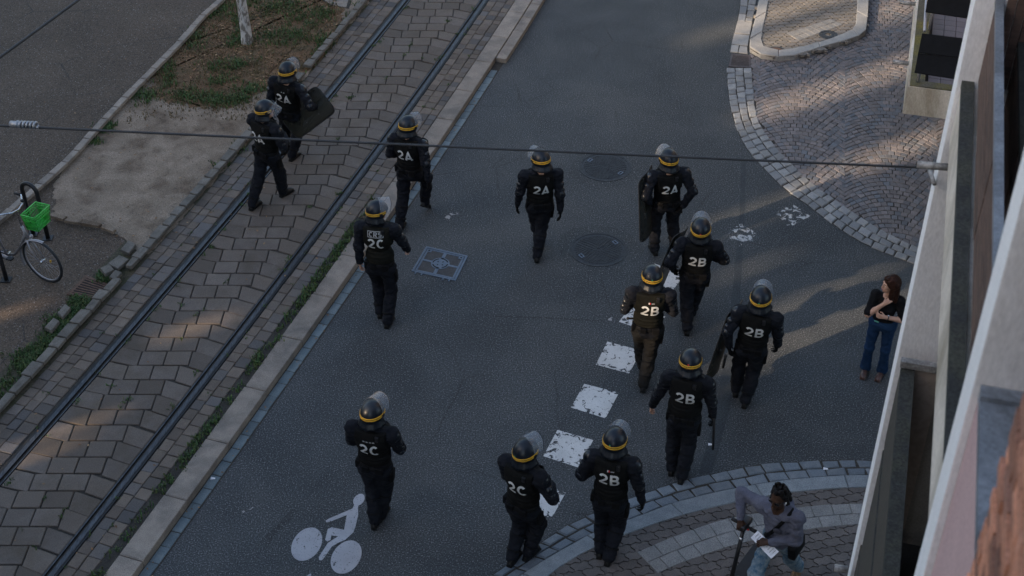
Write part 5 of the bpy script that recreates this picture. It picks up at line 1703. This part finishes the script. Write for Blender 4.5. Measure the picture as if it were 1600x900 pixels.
    # helmet
    hl = mobj('helmet', HELM[0], root, m4(HM, hc))
    mobj('band', HELM[1], hl); mobj('band', HELM[2], hl)
    if visor is not None:
        vM = Matrix.Translation((0, 0, .0)) @ Matrix.Rotation(R(visor), 4, 'X')
        vo = mobj('visor', HELM[3], hl, vM); mobj('visor_rim', HELM[4], hl, vM)
    for s_ in (-1, 1):
        mobj('pivot', HELM[5], hl, Matrix.Translation((s_ * .122, .02, -.005)) @ Matrix.Rotation(s_ * math.pi / 2, 4, 'Y'))
    if badge:
        mobj('badge', HELM[6][badge], hl, Matrix.Translation(helm_pt(0, R(83), .003)))
    mobj('neck_guard', HELM[7], root, m4(HM, hc))
    # radio and shoulder strap
    c = TT(.09, -.135, L - .04); o = MB().box((0, 0, 0), (.02, .014, .035), None, .006); o.v = [Vector(c + T_ @ V3(*v)) for v in o.v]; o.build('radio', m_dkmetal, root)
    sk['root'] = root
    return sk

# ---------------------------------------------------------------- the thirteen officers
O = {}
O[1] = officer(1, 'officer marked 2A nearest the tree, carrying a tilted smoky shield', (449, 110), 1.67, (446, 236, 0), (460, 247, 0), ((424, 176), .90), ((492, 168), 1.02), 20, '2A', TZ, hyaw=12, crs='dots', pel_f=.35)
O[2] = officer(2, 'officer marked 2A on the left rail, face in profile under a half-lowered visor', (414, 170), 1.68, (398, 325, 0), (447, 304, 0), ((436, 224), 1.08), ((446, 216), 1.12), 34, '2A', TZ, hyaw=48, visor=38, tx=-.02, pel_f=.4)
O[3] = officer(3, 'officer marked 2A stepping off the tram kerb with right heel lifted', (638, 195), 1.70, (627, 359, 0), (664, 324, .10, 38), (-.17, .20, .14), ((670, 288), .86), 20, '2A', hyaw=24)
O[4] = officer(4, 'officer marked CRS 2C walking along the tram kerb with bare right hand held out', (589, 328), 1.75, (595, 490, 0), (608, 506, 0), ((562, 418), .84), ((636, 389), 1.02), 8, '2C', hyaw=62, crs='full', vest=m_olive, bare=(True, True))
O[5] = officer(5, 'lone officer marked 2A in the middle of the road, arms hanging, head turned left', (845, 248), 1.68, (843, 380, 0), (839, 405, 0, 8), ((808, 321), .86), ((876, 331), .84), -4, '2A', hyaw=-28, curls=(.5, .5))
O[6] = officer(6, 'officer marked 2A farthest up the road, shield edge-on at the left arm', (1045, 248), 1.68, (1021, 393, 0), (1052, 386, 0), ((1016, 316), .98), ((1068, 320), .96, .9, .6, .2), -8, '2A', hyaw=-14)
O[7] = officer(7, 'officer marked 2B with upright visor and red helmet badge, behind a shield edge', (1095, 357), 1.67, (1072, 517, 0), (1079, 492, 0), ((1052, 420), .98), (.19, .20, .13, 1.0, .6, .2), 6, '2B', badge='red', hyaw=2)
O[8] = officer(8, 'officer marked 2B in faded brown trousers with side-handle baton at the left hip', (1019, 431), 1.70, (1003, 577, 0), (1005, 607, 0, 12), (-.15, .24, .26), (.16, .24, .22), 4, '2B', visor=None, badge='green', trousers=m_faded, vest=m_olive, crs='flag')
O[9] = officer(9, 'officer marked 2B nearest the woman, long shield edge-on at the left arm', (1189, 465), 1.70, (1149, 612, 0), (1165, 630, 0), ((1139, 540), .96), ((1215, 543), .84), 14, '2B', badge='green', hyaw=4)
O[10] = officer(10, 'officer marked 2B without raised visor, bare left hand out and baton in the right', (1079, 563), 1.74, (1049, 734, 0), (1066, 748, 0), ((1018, 636), .92), ((1116, 658), .86), 14, '2B', visor=None, badge='red', bare=(True, False), hyaw=3, bulk=1.16)
O[11] = officer(11, 'officer marked 2C beside the painted cyclist, hands joined in front of the chest', (582, 643), 1.72, (587, 818, 0, 6), (598, 806, 0), (-.12, .27, .30), (.12, .27, .30), 14, '2C', hyaw=18, crs='strip')
O[12] = officer(12, 'officer marked 2C turned right at the pavement corner with a gloved fist raised', (821, 704), 1.70, (803, 876, .01), (829, 868, .01), (-.10, .28, .26), ((860, 757), 1.14, 1.0, .6, .6), 34, '2C', badge='green', hyaw=14, curls=(1.0, 1.45), tx=.02, palm=(None, (-.9, 0, -.1)))
O[13] = officer(13, 'officer marked 2B crossing the setts onto the pavement, left arm bent, small flag patch', (961, 687), 1.72, (938, 862, .055), (953, 874, .05), (-.20, .20, .20), ((1003, 782), .92), 16, '2B', badge='green', crs='flag', hyaw=10)

def world_part(name, mb, mat, sk, smooth=True):
    return part_world(name, mb, mat, sk['root'], smooth)
hz_ = O[10]; p = hz_['TT'](.10, .02, hz_['L'] + .07); q = hz_['TT'](.17, -.08, hz_['L'] - .10)
MB().tube([Vector(p), Vector((p * .6 + q * .4) + hz_['rt'] * .05 + np.array((0, 0, .03))), Vector((p * .3 + q * .7) + hz_['rt'] * .055), Vector(q)], .014, 8).build('hose', m_rubber, hz_['root'], True)

# ---------------------------------------------------------------- shields and batons
def shield(px, z, Ld, Wd, h, wd, label, bow=.05, gz=0.0):
    L = Vector(Ld).normalized(); W = Vector(Wd); W = (W - L * W.dot(L)).normalized(); N = W.cross(L)
    c = G(*px, z)
    o = empty('riot_shield', c); tag(o, label, 'shield', 'curved riot shields')
    Mx = Matrix((W, L, N)).transposed()
    nu, nv, r = 14, 30, .09
    rows = []
    for j in range(nv + 1):
        y = -h / 2 + h * j / nv; e = abs(y) - (h / 2 - r)
        xl = wd / 2 - (r - math.sqrt(max(r * r - e * e, 0)) if e > 0 else 0)
        rows.append([(xl * (2 * i / nu - 1), y, bow * (1 - (2 * xl * (2 * i / nu - 1) / wd) ** 2)) for i in range(nu + 1)])
    vs_ = [Mx @ Vector(p) for r_ in rows for p in r_]
    fs = [(j * (nu + 1) + i, j * (nu + 1) + i + 1, (j + 1) * (nu + 1) + i + 1, (j + 1) * (nu + 1) + i) for j in range(nv) for i in range(nu)]
    t = mesh('tmp', vs_, fs, m_shield, None, True)
    md = t.modifiers.new('s', 'SOLIDIFY'); md.thickness = .004; me = bake(t); mobj('panel', me, o)
    edge = [Mx @ Vector(r_[0]) for r_ in rows] + [Mx @ Vector(p) for p in rows[-1][1:]] + [Mx @ Vector(r_[-1]) for r_ in rows[::-1][1:]] + [Mx @ Vector(p) for p in rows[0][::-1][1:-1]]
    MB().tube(edge, .007, 6, closed=True).build('rim', m_rubber, o, True)
    mb = MB(); mb.box((0, 0, 0), (.07, .11, .012), None, .008); mb.v = [Mx @ (v + Vector((0, .02, bow - .018))) for v in mb.v]; mb.build('arm_pad', m_belt, o)
    for y in (-.10, .14):
        mb = MB().tube([Mx @ Vector((x, y, bow - .02 - .05 * math.sin(math.pi * (x + .07) / .14))) for x in [-.07 + .14 * k / 8 for k in range(9)]], .012, 8)
        mb.build('handle', m_dkmetal, o, True)
    for x, y in ((-.12, .14), (.12, .14), (-.12, -.1), (.12, -.1)):
        mb = MB().ell(Mx @ Vector((x, y, bow * .8 - .004)), (.009, .009, .009), None, 8, 6); mb.build('rivet', m_metal, o, True)
    return o
shield((480, 176), 1.02, (.78, .10, .58), (.50, -.30, -.75), .80, .50, 'smoky see-through riot shield held slanting by the officer near the tree', .02)
shield((1009, 318), .93, (-.07, .06, 1), (.42, .91, 0), 1.06, .52, 'dark shield seen edge-on left of the farthest officer on the road', .04)
shield((1046, 404), 1.02, (.30, .12, .95), (.52, .85, -.12), .92, .50, 'dark shield edge-on over the painted square, held by an officer with a red helmet badge', .04)
shield((1131, 529), .88, (.22, .14, .96), (.50, .86, -.05), 1.04, .52, 'long dark shield edge-on beside the officer closest to the woman', .05)

def baton(a, za, b_, zb, label, side=None):
    A, B = G(*a, za), G(*b_, zb)
    o = empty('baton', A); tag(o, label, 'baton')
    part_world('shaft', MB().tube([A, A.lerp(B, .5), B], [.0165, .0165, .015], 10), m_rubber, o, True)
    part_world('pommel', MB().ell(A, (.02, .02, .02), None, 10, 8), m_rubber, o, True)
    if side is not None:
        d = (B - A).normalized(); C = A.lerp(B, .22)
        part_world('side_handle', MB().tube([C, C + Vector(side) * .10], .014, 8), m_rubber, o, True)
        part_world('knob', MB().ell(C + Vector(side) * .11, (.02, .02, .02), None, 10, 8), m_rubber, o, True)
baton((993, 490), 1.06, (989, 524), .62, 'side-handle baton hanging at the hip of the officer in faded trousers', (-.85, -.3, .25))
baton((1116, 656), .93, (1114, 702), .36, 'straight black baton hanging from the right hand of the bare-handed officer')
baton((1134, 556), .80, (1130, 574), .50, 'short black baton showing behind the lower edge of the longest shield')

# ---------------------------------------------------------------- woman at the corner
sk = skeleton((1391, 444), 1.515, (1375, 588, 0, 0, 4), (1350, 584, 0, 0, -4), (-.05, .185, .205, .9, .1, .9), (.025, .15, .365, 1.0, .1, .9), 205, 0, k=.93, hipz=.96, sw=.165)
wm = empty('person', sk['org']); tag(wm, 'woman in black tee and blue flared jeans clutching her hands to her chest', 'person')
TT, T_, L, k = sk['TT'], sk['T'], sk['L'], .93
pr = torso_prims(sk, 0, 1, True)
pr += [ell(TT(0, -.005, -.01), V3(.158, .115, .10), T_, 1, .04)]
pr += leg_prims(sk, 1, (.090, .064, .060, .078))
for a, rr in zip(sk['arms'], (0, 1)):
    m_ = a['sh'] * .12 + a['el'] * .88
    pr += [cone(a['sh'], m_, .055, .060, 0, .04), cone(m_, a['el'], .042, .040, 2, .01), cone(a['el'], a['wr'], .040, .025, 2, .02), ell(a['sh'], V3(.058, .06, .058), T_, 0, .05)]
    d = unit(a['wr'] - a['el']); hand(pr, a['wr'] + d * .015, d, -sk['fwd'] * .8 + sk['rt'] * -a['s'] * .4, 1 if np.cross(d, -sk['fwd']) @ V3(0, 0, 1) > 0 else -1, 2, 1.0, .88)
hy = R(205 + 52); HM = frame(V3(math.sin(hy), math.cos(hy), -.05), V3(0, 0, 1)); hc = sk['head']
pr += [cone(sk['neck'] - V3(0, 0, .03), hc - V3(0, 0, .05), .052, .046, 2, .03)] + head_prims(hc, HM, 2, .93, True)
grow('body', pr, .0066, [m_tee, m_jean, m_skin], wm, wrinkle=[(.007, .09, [0, 1]), (.005, .04, None)], seed=31)
hp = lambda x, y, z: hc + HM @ V3(x, y, z)
hr = [ell(hp(0, -.025, .045), V3(.088, .102, .088), HM, 0, .02), cone(hp(-.062, -.01, .02), hp(-.075, .01, -.20), .036, .030, 0, .03), cone(hp(.062, -.01, .02), hp(.078, .005, -.20), .036, .030, 0, .03),
      cone(hp(0, -.07, .0), hp(0, -.085, -.24), .072, .055, 0, .04), cone(hp(-.05, -.06, 0), hp(-.065, -.06, -.23), .05, .036, 0, .03), cone(hp(.05, -.06, 0), hp(.065, -.06, -.23), .05, .036, 0, .03),
      cone(hp(-.02, .05, .10), hp(-.078, .03, .0), .024, .018, 0, .02), cone(hp(.02, .05, .10), hp(.080, .03, -.01), .024, .020, 0, .02)]
grow('hair', hr, .0066, m_hair, wm, wrinkle=[(.005, .03, None)], seed=33)
for s_ in (-1, 1):
    e = MB().ell(hp(s_ * .030, .074, .008), (.011, .011, .009), None, 12, 8).build('eye', m_white, wm, True)
    MB().ell(hp(s_ * .030, .083, .008), (.005, .005, .005), None, 10, 6).build('iris', m_black, e, True)
    MB().tube([Vector(hp(s_ * .014, .088, .026)), Vector(hp(s_ * .03, .088, .031)), Vector(hp(s_ * .048, .078, .026))], .0035, 6).build('eyebrow', m_hair, wm, True)
MB().tube([Vector(hp(-.02, .098, -.056)), Vector(hp(0, .103, -.055)), Vector(hp(.02, .098, -.056))], .0055, 6).build('lips', plain('lips', (.36, .12, .11), .5), wm, True)
for lg in sk['legs']: grow('shoe', foot_prims(lg, 0, .90, .04, .045), .008, plain('brown_shoe', (.07, .035, .028), .4), wm)
a = sk['arms'][0]; d = unit(a['wr'] - a['el']); c = a['wr'] - d * .02; e1 = unit(np.cross(d, V3(0, 0, 1))); e2 = np.cross(d, e1)
w1 = MB().tube([c + (e1 * math.cos(j * math.pi / 8) + e2 * math.sin(j * math.pi / 8)) * .030 for j in range(16)], .006, 6, closed=True).build('watch', m_dkmetal, wm, True)
c2 = c - e2 * .031; MB().ell(c2, (.016, .016, .016), None, 12, 8).build('dial', m_metal, w1, True)
MB().tube([Vector(TT(.04, .112, .05)), Vector(TT(.075, .105, .052)), Vector(TT(.10, .092, .045))], .010, 6).build('pocket_cloth', plain('mint_cloth', (.10, .36, .28), .8), wm, True)

# ---------------------------------------------------------------- man pushing off on a scooter
PZ = .055
sk = skeleton((1217, 777), 1.61, (1246, 899, .0, 26, 0), (1192, 938, .16, 0, 0), ((1205, 847), 1.06, .9, .5, .3), ((1157, 808), 1.14, .9, .4, -.25), 215, PZ, k=1.0, pel_f=.42, hipz=.92, sw=.195)
mn = empty('person', sk['org']); tag(mn, 'man in grey hoodie and sunglasses on a kick scooter, holding a white paper', 'person')
TT, T_, L = sk['TT'], sk['T'], sk['L']
pr = torso_prims(sk, 0, 1.02)
pr += [ell(TT(0, -.01, -.01), V3(.165, .13, .11), T_, 1, .04)] + leg_prims(sk, 1, (.100, .078, .072, .064))
hands = []
for i, a in enumerate(sk['arms']):
    pr += [cone(a['sh'], a['el'], .070, .060, 0, .045), cone(a['el'], a['wr'], .058, .042, 0, .03), ell(a['sh'], V3(.075, .075, .075), T_, 0, .05)]
    d = unit(a['wr'] - a['el'])
    hand(pr, a['wr'] + d * .02, d, V3(0, 0, -1) if i else (-sk['fwd'] * .3 - V3(0, 0, .8)), 1 if np.cross(d, V3(0, 0, -1)) @ (sk['rt'] * -a['s']) > 0 else -1, 2, 1.0 if i else .75)
hy = R(222); HM = frame(V3(math.sin(hy), math.cos(hy), -.22), V3(0, 0, 1)); hc = sk['head']
pr += [cone(sk['neck'] - V3(0, 0, .03), hc - V3(0, 0, .05), .060, .055, 2, .03)] + head_prims(hc, HM, 2)
# hood lying on the shoulders
for t in np.linspace(-2.3, 2.3, 9):
    pr.append(ell(TT(.115 * math.sin(t), -.01 - .10 * math.cos(t), L + .0 - .02 * (1 - math.cos(t))), V3(.055, .05, .045), T_, 0, .03))
pr.append(ell(TT(0, -.13, L - .06), V3(.11, .05, .09), T_, 0, .04))
grow('body', pr, .0068, [m_hood, m_camo, m_brown], mn, wrinkle=[(.012, .09, [0, 1]), (.006, .04, None)], seed=41)
hp = lambda x, y, z: hc + HM @ V3(x, y, z)
hr = [ell(hp(0, -.028, .048), V3(.086, .096, .080), HM, 0, .02)]
rr = random.Random(5)
for j in range(20):
    t = -2.2 + 4.4 * j / 19; b0 = hp(.07 * math.sin(t), -.03 - .07 * math.cos(t), .07)
    if j % 3 == 0: e0 = hp(.06 * math.sin(t), -.02 - .05 * math.cos(t), .145 + rr.uniform(0, .02))
    else: e0 = hp(.105 * math.sin(t), -.04 - .10 * math.cos(t), -.02 - rr.uniform(0, .05))
    hr.append(cone(b0, e0, .021, .015, 0, .006))
for x, y in ((-.03, .03), (.03, .03), (0, -.02), (-.045, -.05), (.045, -.05), (0, .055)): hr.append(ell(hp(x, y - .01, .125), V3(.026, .026, .032), HM, 0, .008))
grow('hair', hr, .0062, m_lock, mn, wrinkle=[(.003, .02, None)], seed=43)
gl = MB()
for s_ in (-1, 1): gl.ell(hp(s_ * .036, .092, .006), (.030, .008, .021), Matrix([[HM[i][j] for j in range(3)] for i in range(3)]), 14, 8)
gl.tube([Vector(hp(-.012, .10, .012)), Vector(hp(.012, .10, .012))], .004, 6)
g1 = gl.build('sunglasses', plain('dark_lens', (.008, .008, .009), .12), mn, True)
for s_ in (-1, 1): MB().tube([Vector(hp(s_ * .066, .088, .012)), Vector(hp(s_ * .082, .0, .008))], .0035, 6).build('temple', m_dkmetal, g1, True)
for s_ in (-1, 1): MB().tube([Vector(hp(s_ * .090, .005, .0)), Vector(hp(s_ * .094, .012, -.012)), Vector(hp(s_ * .090, .022, -.042))], [.009, .008, .005], 8).build('earbud', m_white, mn, True)
for lg in sk['legs']: grow('boot', foot_prims(lg, 0, 1.0, .10, .060), .009, m_tan, mn)
tpv = torso_prims(sk, 0, 1.02)
def band_cut(D, P):
    q = (P - TT(0, 0, 0).astype(np.float32)) @ T_.astype(np.float32)
    n_ = np.array((.86, 0, .51), np.float32); dd = (q - np.array((-.01, 0, .30), np.float32)) @ n_
    return np.maximum(np.maximum(D - .017, np.abs(dd) - .020), -D - .02)
grow('bag_strap', tpv, .009, m_belt, mn, post=band_cut, lo=np.min([bb(p)[0] for p in tpv], 0) - .05, hi=np.max([bb(p)[1] for p in tpv], 0) + .05)
c = TT(-.20, .02, .02); o = MB().box((0, 0, 0), (.045, .13, .10), None, .025); o.v = [Vector(c + T_ @ V3(*v)) for v in o.v]; o.build('shoulder_bag', m_belt, mn, True)
# chest print
bt_c = TT(-.045, .145, L - .19); MB().ell(bt_c, (.052, .012, .042), Matrix([[T_[i][j] for j in range(3)] for i in range(3)]), 16, 8).build('chest_print', plain('dark_print', (.035, .035, .05), .9), mn, True)

# the kick scooter under him
hb = Vector(sk['arms'][1]['wr'] + sk['org']) if False else G(1163, 822, 1.06)
A, B = G(1143, 810, 1.10), G(1183, 832, 1.04)
hb = A.lerp(B, .5)
hdv = Vector((math.sin(R(215)), math.cos(R(215)), 0)); sdv = Vector((hdv.y, -hdv.x, 0))
base = Vector((hb.x, hb.y, PZ)) + hdv * .16
sc = empty('kick_scooter', (base.x, base.y, PZ)); tag(sc, 'black kick scooter with red trim under the man in the grey hoodie', 'scooter')
def sp_(name, mb, mat, sm=True): return part_world(name, mb, mat, sc, sm)
sp_('stem', MB().tube([base + Vector((0, 0, .26)), hb], [.026, .021], 12), m_dkmetal)
sp_('clasp', MB().tube([(base + Vector((0, 0, .26))).lerp(hb, .74), (base + Vector((0, 0, .26))).lerp(hb, .80)], .024, 10), m_metal)
hbar = sp_('handlebar', MB().tube([A.lerp(B, .06), hb + Vector((0, 0, .01)), B.lerp(A, .06)], .015, 10), m_dkmetal)
for a, b_ in ((A, A.lerp(B, .26)), (B, B.lerp(A, .26))): sp_('grip', MB().tube([a, b_], .021, 10), m_rubber)
o = MB().box((0, 0, 0), (.05, .10, .035), None, .015); Rm = Matrix((sdv, hdv, Vector((0, 0, 1)))).transposed()
o.v = [hb + Rm @ Vector(v) + Vector((0, 0, .03)) for v in o.v]; sp_('display', o, m_dkmetal)
sp_('red_trim', MB().tube([hb - sdv * .06 + Vector((0, 0, -.03)), hb + sdv * .03 + Vector((0, 0, -.05)), hb + sdv * .02 - Vector((0, 0, .12))], .012, 8), m_red)
dk = MB(); o = MB().box((0, 0, 0), (.085, .36, .028), None, .012); o.v = [base - hdv * .52 + Vector((0, 0, .135)) + Rm @ Vector(v) for v in o.v]; sp_('deck', o, m_rubber, False)
sp_('neck', MB().tube([base - hdv * .20 + Vector((0, 0, .14)), base - hdv * .05 + Vector((0, 0, .22)), base + Vector((0, 0, .28))], .03, 10), m_dkmetal)
for off in (0.02, -1.0):
    c = base + hdv * off + Vector((0, 0, .11))
    wh = sp_('wheel', MB().tube([c + hdv * (.085 * math.cos(a)) + Vector((0, 0, .085 * math.sin(a))) for a in [j * math.pi / 12 for j in range(24)]], .025, 10, closed=True), m_rubber)
    hbm = MB().tube([c - sdv * .03, c + sdv * .03], .05, 14); part_world('hub', hbm, m_alu, wh, True) if False else sp_('hub', hbm, m_alu)
    fd_ = MB(); pts = [c + hdv * (.125 * math.cos(a)) + Vector((0, 0, .125 * math.sin(a))) for a in [R(35) + R(110) * j / 8 for j in range(9)]]
    sp_('mudguard', MB().tube(pts, .016, 8), m_dkmetal)
# paper in his left hand
P = [G(1184, 829, 1.14), G(1217, 862, 1.03), G(1205, 873, .98), G(1173, 840, 1.08)]
c = sum(P, Vector()) / 4
nrm = (P[1] - P[0]).cross(P[3] - P[0]).normalized(); nrm = nrm if nrm.z > 0 else -nrm
pp = empty('paper_sheet', c); tag(pp, 'folded white printed sheet in the left hand of the man in the hoodie', 'paper')
rows = []
n = 10
mb = MB(); vs_ = []
for i in range(n + 1):
    for j in range(5):
        a, b_ = i / n, j / 4
        q = P[0].lerp(P[1], a).lerp(P[3].lerp(P[2], a), b_); vs_.append(q + nrm * .012 * math.sin(a * math.pi) * (1 if b_ > .5 else .6))
mb.add(vs_, [(i * 5 + j, i * 5 + j + 1, i * 5 + 6 + j, i * 5 + 5 + j) for i in range(n) for j in range(4)])
part_world('sheet', mb, m_paper, pp, True)
for i in range(1, 10):
    if i == 5: continue
    mb = MB(); q0 = P[0].lerp(P[1], i / 10).lerp(P[3].lerp(P[2], i / 10), .14); q1 = P[0].lerp(P[1], i / 10).lerp(P[3].lerp(P[2], i / 10), .55 + .3 * ((i * 7) % 3) / 3)
    o_ = nrm * (.012 * math.sin(i / 10 * math.pi) + .002); d = (P[1] - P[0]).normalized() * .003
    mb.add([q0 + o_ - d, q1 + o_ - d, q1 + o_ + d, q0 + o_ + d], [(0, 1, 2, 3)]); part_world('print_line', mb, m_grey, pp)

# ---------------------------------------------------------------- bicycle with green basket
BH = R(110); bf = Vector((math.sin(BH), math.cos(BH), 0)); bs = Vector((bf.y, -bf.x, 0))
ax_f = G(66.5, 408, TZ + .335)
org = Vector((ax_f.x, ax_f.y, TZ)) - bf * .54
bk = empty('bicycle', org); tag(bk, 'silver step-through bicycle with a green plastic front basket, leaning at a hoop', 'bicycle')
def bp(x, y, z): return org + bf * x + bs * y + Vector((0, 0, z - TZ + TZ))
def bpart(name, mb, mat, par=None, sm=True):
    o = mb.build(name, mat, par or bk, sm); o.data.transform(Matrix.Translation(-org)); return o
def wheel(x, steer=0):
    c = bp(x, 0, .335); f = Vector((math.sin(BH + steer), math.cos(BH + steer), 0)); s = Vector((f.y, -f.x, 0))
    ring = lambda r, n=48: [c + f * (r * math.cos(a)) + Vector((0, 0, r * math.sin(a))) for a in [2 * math.pi * j / n for j in range(n)]]
    wo = bpart('wheel', MB().tube([c - s * .045, c + s * .045], .022, 12), m_metal)
    bpart('tyre', MB().tube(ring(.338), .020, 10, closed=True), m_tyre, wo)
    bpart('rim', MB().tube(ring(.312), .010, 8, closed=True), m_alu, wo)
    mb = MB()
    for j in range(28):
        a = 2 * math.pi * j / 28; e = c + f * (.298 * math.cos(a)) + Vector((0, 0, .298 * math.sin(a))); a2 = a + (.9 if j % 2 else -.9)
        mb.tube([c + s * (.025 if j % 4 < 2 else -.025) + f * (.02 * math.cos(a2)) + Vector((0, 0, .02 * math.sin(a2))), e], .0016, 4)
    bpart('spokes', mb, m_alu, wo)
    bpart('reflector', MB().box(c + f * .16 + Vector((0, 0, .05)), (.01, .012, .02), None, .003), m_yel, wo)
    return c, f, s
c, f, s = wheel(.54, R(8)); wheel(-.54)
mgd = lambda cx_, a0, a1: MB().add(*(lambda n: ([bp(cx_ + r_ * math.cos(a), y, .335 + r_ * math.sin(a)) for a in [a0 + (a1 - a0) * j / n for j in range(n + 1)] for y, r_ in ((-.026, .352), (-.014, .362), (.014, .362), (.026, .352))], [(j * 4 + i, j * 4 + i + 1, j * 4 + 5 + i, j * 4 + 4 + i) for j in range(n) for i in range(3)]))(20))
bpart('mudguard', mgd(.54, R(75), R(205)), m_alu); bpart('mudguard', mgd(-.54, R(20), R(190)), m_alu)
hd_t, hd_b = bp(.33, 0, .88), bp(.385, 0, .70)
for y in (-.055, .055): bpart('fork_blade', MB().tube([bp(.39, y * .6, .68), bp(.42, y, .56), bp(.54, y, .335)], [.016, .014, .010], 8), m_alu)
bpart('head_tube', MB().tube([hd_b, hd_t], .021, 10), m_alu)
bpart('frame', MB().tube([hd_t.lerp(hd_b, .6), bp(.22, 0, .50), bp(.08, 0, .34), bp(-.06, 0, .29)], .022, 10), plain('dark_silver', (.16, .155, .16), .35, .5))
bpart('seat_tube', MB().tube([bp(-.06, 0, .29), bp(-.22, 0, .85)], .017, 10), m_alu)
for y in (-.05, .05):
    bpart('stay', MB().tube([bp(-.06, y * .5, .29), bp(-.54, y, .335)], .010, 8), m_alu); bpart('stay', MB().tube([bp(-.16, y * .3, .66), bp(-.54, y, .335)], .009, 8), m_alu)
bpart('stem', MB().tube([hd_t, bp(.31, 0, 1.1), bp(.35, 0, 1.165)], .014, 10), m_metal)
hbar = bpart('handlebar', MB().tube([bp(.10, -.29, 1.19), bp(.22, -.26, 1.21), bp(.33, -.12, 1.18), bp(.35, 0, 1.165), bp(.33, .12, 1.18), bp(.22, .26, 1.21), bp(.10, .29, 1.19)], .012, 10), m_metal)
for y in (-1, 1):
    bpart('grip', MB().tube([bp(.20, y * .268, 1.208), bp(.08, y * .295, 1.187)], .019, 10), m_rubber, hbar)
    bpart('brake_lever', MB().tube([bp(.24, y * .25, 1.19), bp(.16, y * .30, 1.16), bp(.10, y * .315, 1.15)], .006, 6), m_metal, hbar)
bpart('bell', MB().ell(bp(.31, -.15, 1.21), (.025, .025, .02), None, 12, 8), m_dkmetal, hbar)
# basket: slotted walls from bars, rim and floor
bx0, bx1, by, z0, z1 = .52, .74, .165, .97, 1.22
sl = 1.12
def bw(x, y, z):
    t = (z - z0) / (z1 - z0); k_ = .82 + .18 * t * sl
    return bp((x - .63) * k_ + .63, y * k_, z)
bt_ = MB()
per = [(bx0, -by), (bx1, -by), (bx1, by), (bx0, by)]
basket = bpart('basket', MB().add([bw(x, y, z0) for x, y in per] + [bw(x, y, z0 + .012) for x, y in per], [(3, 2, 1, 0), (4, 5, 6, 7), (0, 1, 5, 4), (1, 2, 6, 5), (2, 3, 7, 6), (3, 0, 4, 7)]), m_basket, None, False)
for (xa, ya), (xb, yb) in zip(per, per[1:] + per[:1]):
    nb = 10
    for zz, r in ((z1, .010), (z0 + .165, .007), (z0 + .07, .006), (z0 + .01, .008), (z1 - .035, .008)):
        bpart('hoop', MB().tube([bw(xa, ya, zz), bw(xb, yb, zz)], r, 6), m_basket, basket)
    mb = MB()
    for j in range(nb + 1):
        t = j / nb; x, y = xa + (xb - xa) * t, ya + (yb - ya) * t
        mb.tube([bw(x, y, z0), bw(x, y, z1)], .0055, 5)
    bpart('slats', mb, m_basket, basket)['kind'] = 'stuff'
bpart('saddle', MB().ell(bp(-.25, 0, .92), (.13, .10, .045), None, 18, 10), m_rubber)
bpart('seat_post', MB().tube([bp(-.21, 0, .80), bp(-.24, 0, .92)], .013, 8), m_metal)
bpart('chain_guard', MB().tube([bp(.0, .07, .30), bp(-.25, .07, .36), bp(-.52, .07, .37)], .03, 8), m_alu)
cr = bpart('crank', MB().tube([bp(.10, .08, .36), bp(-.06, .08, .29), bp(-.06, -.08, .29), bp(-.22, -.08, .22)], .010, 8), m_metal)
bpart('pedal', MB().box(bp(.10, .13, .36), (.04, .045, .012), Matrix((bs, bf, Vector((0, 0, 1)))).transposed(), .004), m_rubber, cr)
bpart('pedal', MB().box(bp(-.22, -.13, .22), (.04, .045, .012), Matrix((bs, bf, Vector((0, 0, 1)))).transposed(), .004), m_rubber, cr)
bpart('brake_cable', MB().tube([bp(.24, -.24, 1.19), bp(.40, -.1, 1.20), bp(.38, -.03, .92), bp(.42, -.02, .70)], .004, 6), m_rubber)
bpart('lamp', MB().ell(bp(.45, 0, .74), (.03, .03, .03), None, 12, 8), m_alu)

# hoops for locking bicycles
def hoop(pa, pb, h, r, label, plates=True):
    A, B = G(*pa, TZ), G(*pb, TZ)
    o = empty('bicycle_hoop', A.lerp(B, .5)); tag(o, label, 'bicycle rack', 'black hoops for locking bicycles')
    u = (B - A); wd = u.length; u.normalize(); rr = wd / 2
    pts = [A, A + Vector((0, 0, (h - rr) * .5)), A + Vector((0, 0, h - rr))] + [A.lerp(B, .5) - u * rr * math.cos(a) + Vector((0, 0, h - rr + rr * math.sin(a))) for a in [math.pi * j / 12 for j in range(1, 12)]] + [B + Vector((0, 0, h - rr)), B + Vector((0, 0, (h - rr) * .5)), B]
    part_world('tube', MB().tube(pts, r, 12), m_dkmetal, o, True)
    for p in (A, B):
        mb = MB().box(p + Vector((0, 0, .002)), (.07, .07, .006), None, .003); part_world('base_plate', mb, m_dkmetal, o)
hoop((52, 365), (75, 372), .92, .032, 'black rounded bicycle hoop standing right behind the green basket')
hoop((-34, 432), (10, 437), .72, .030, 'black hoop with base plate cut by the left picture edge')
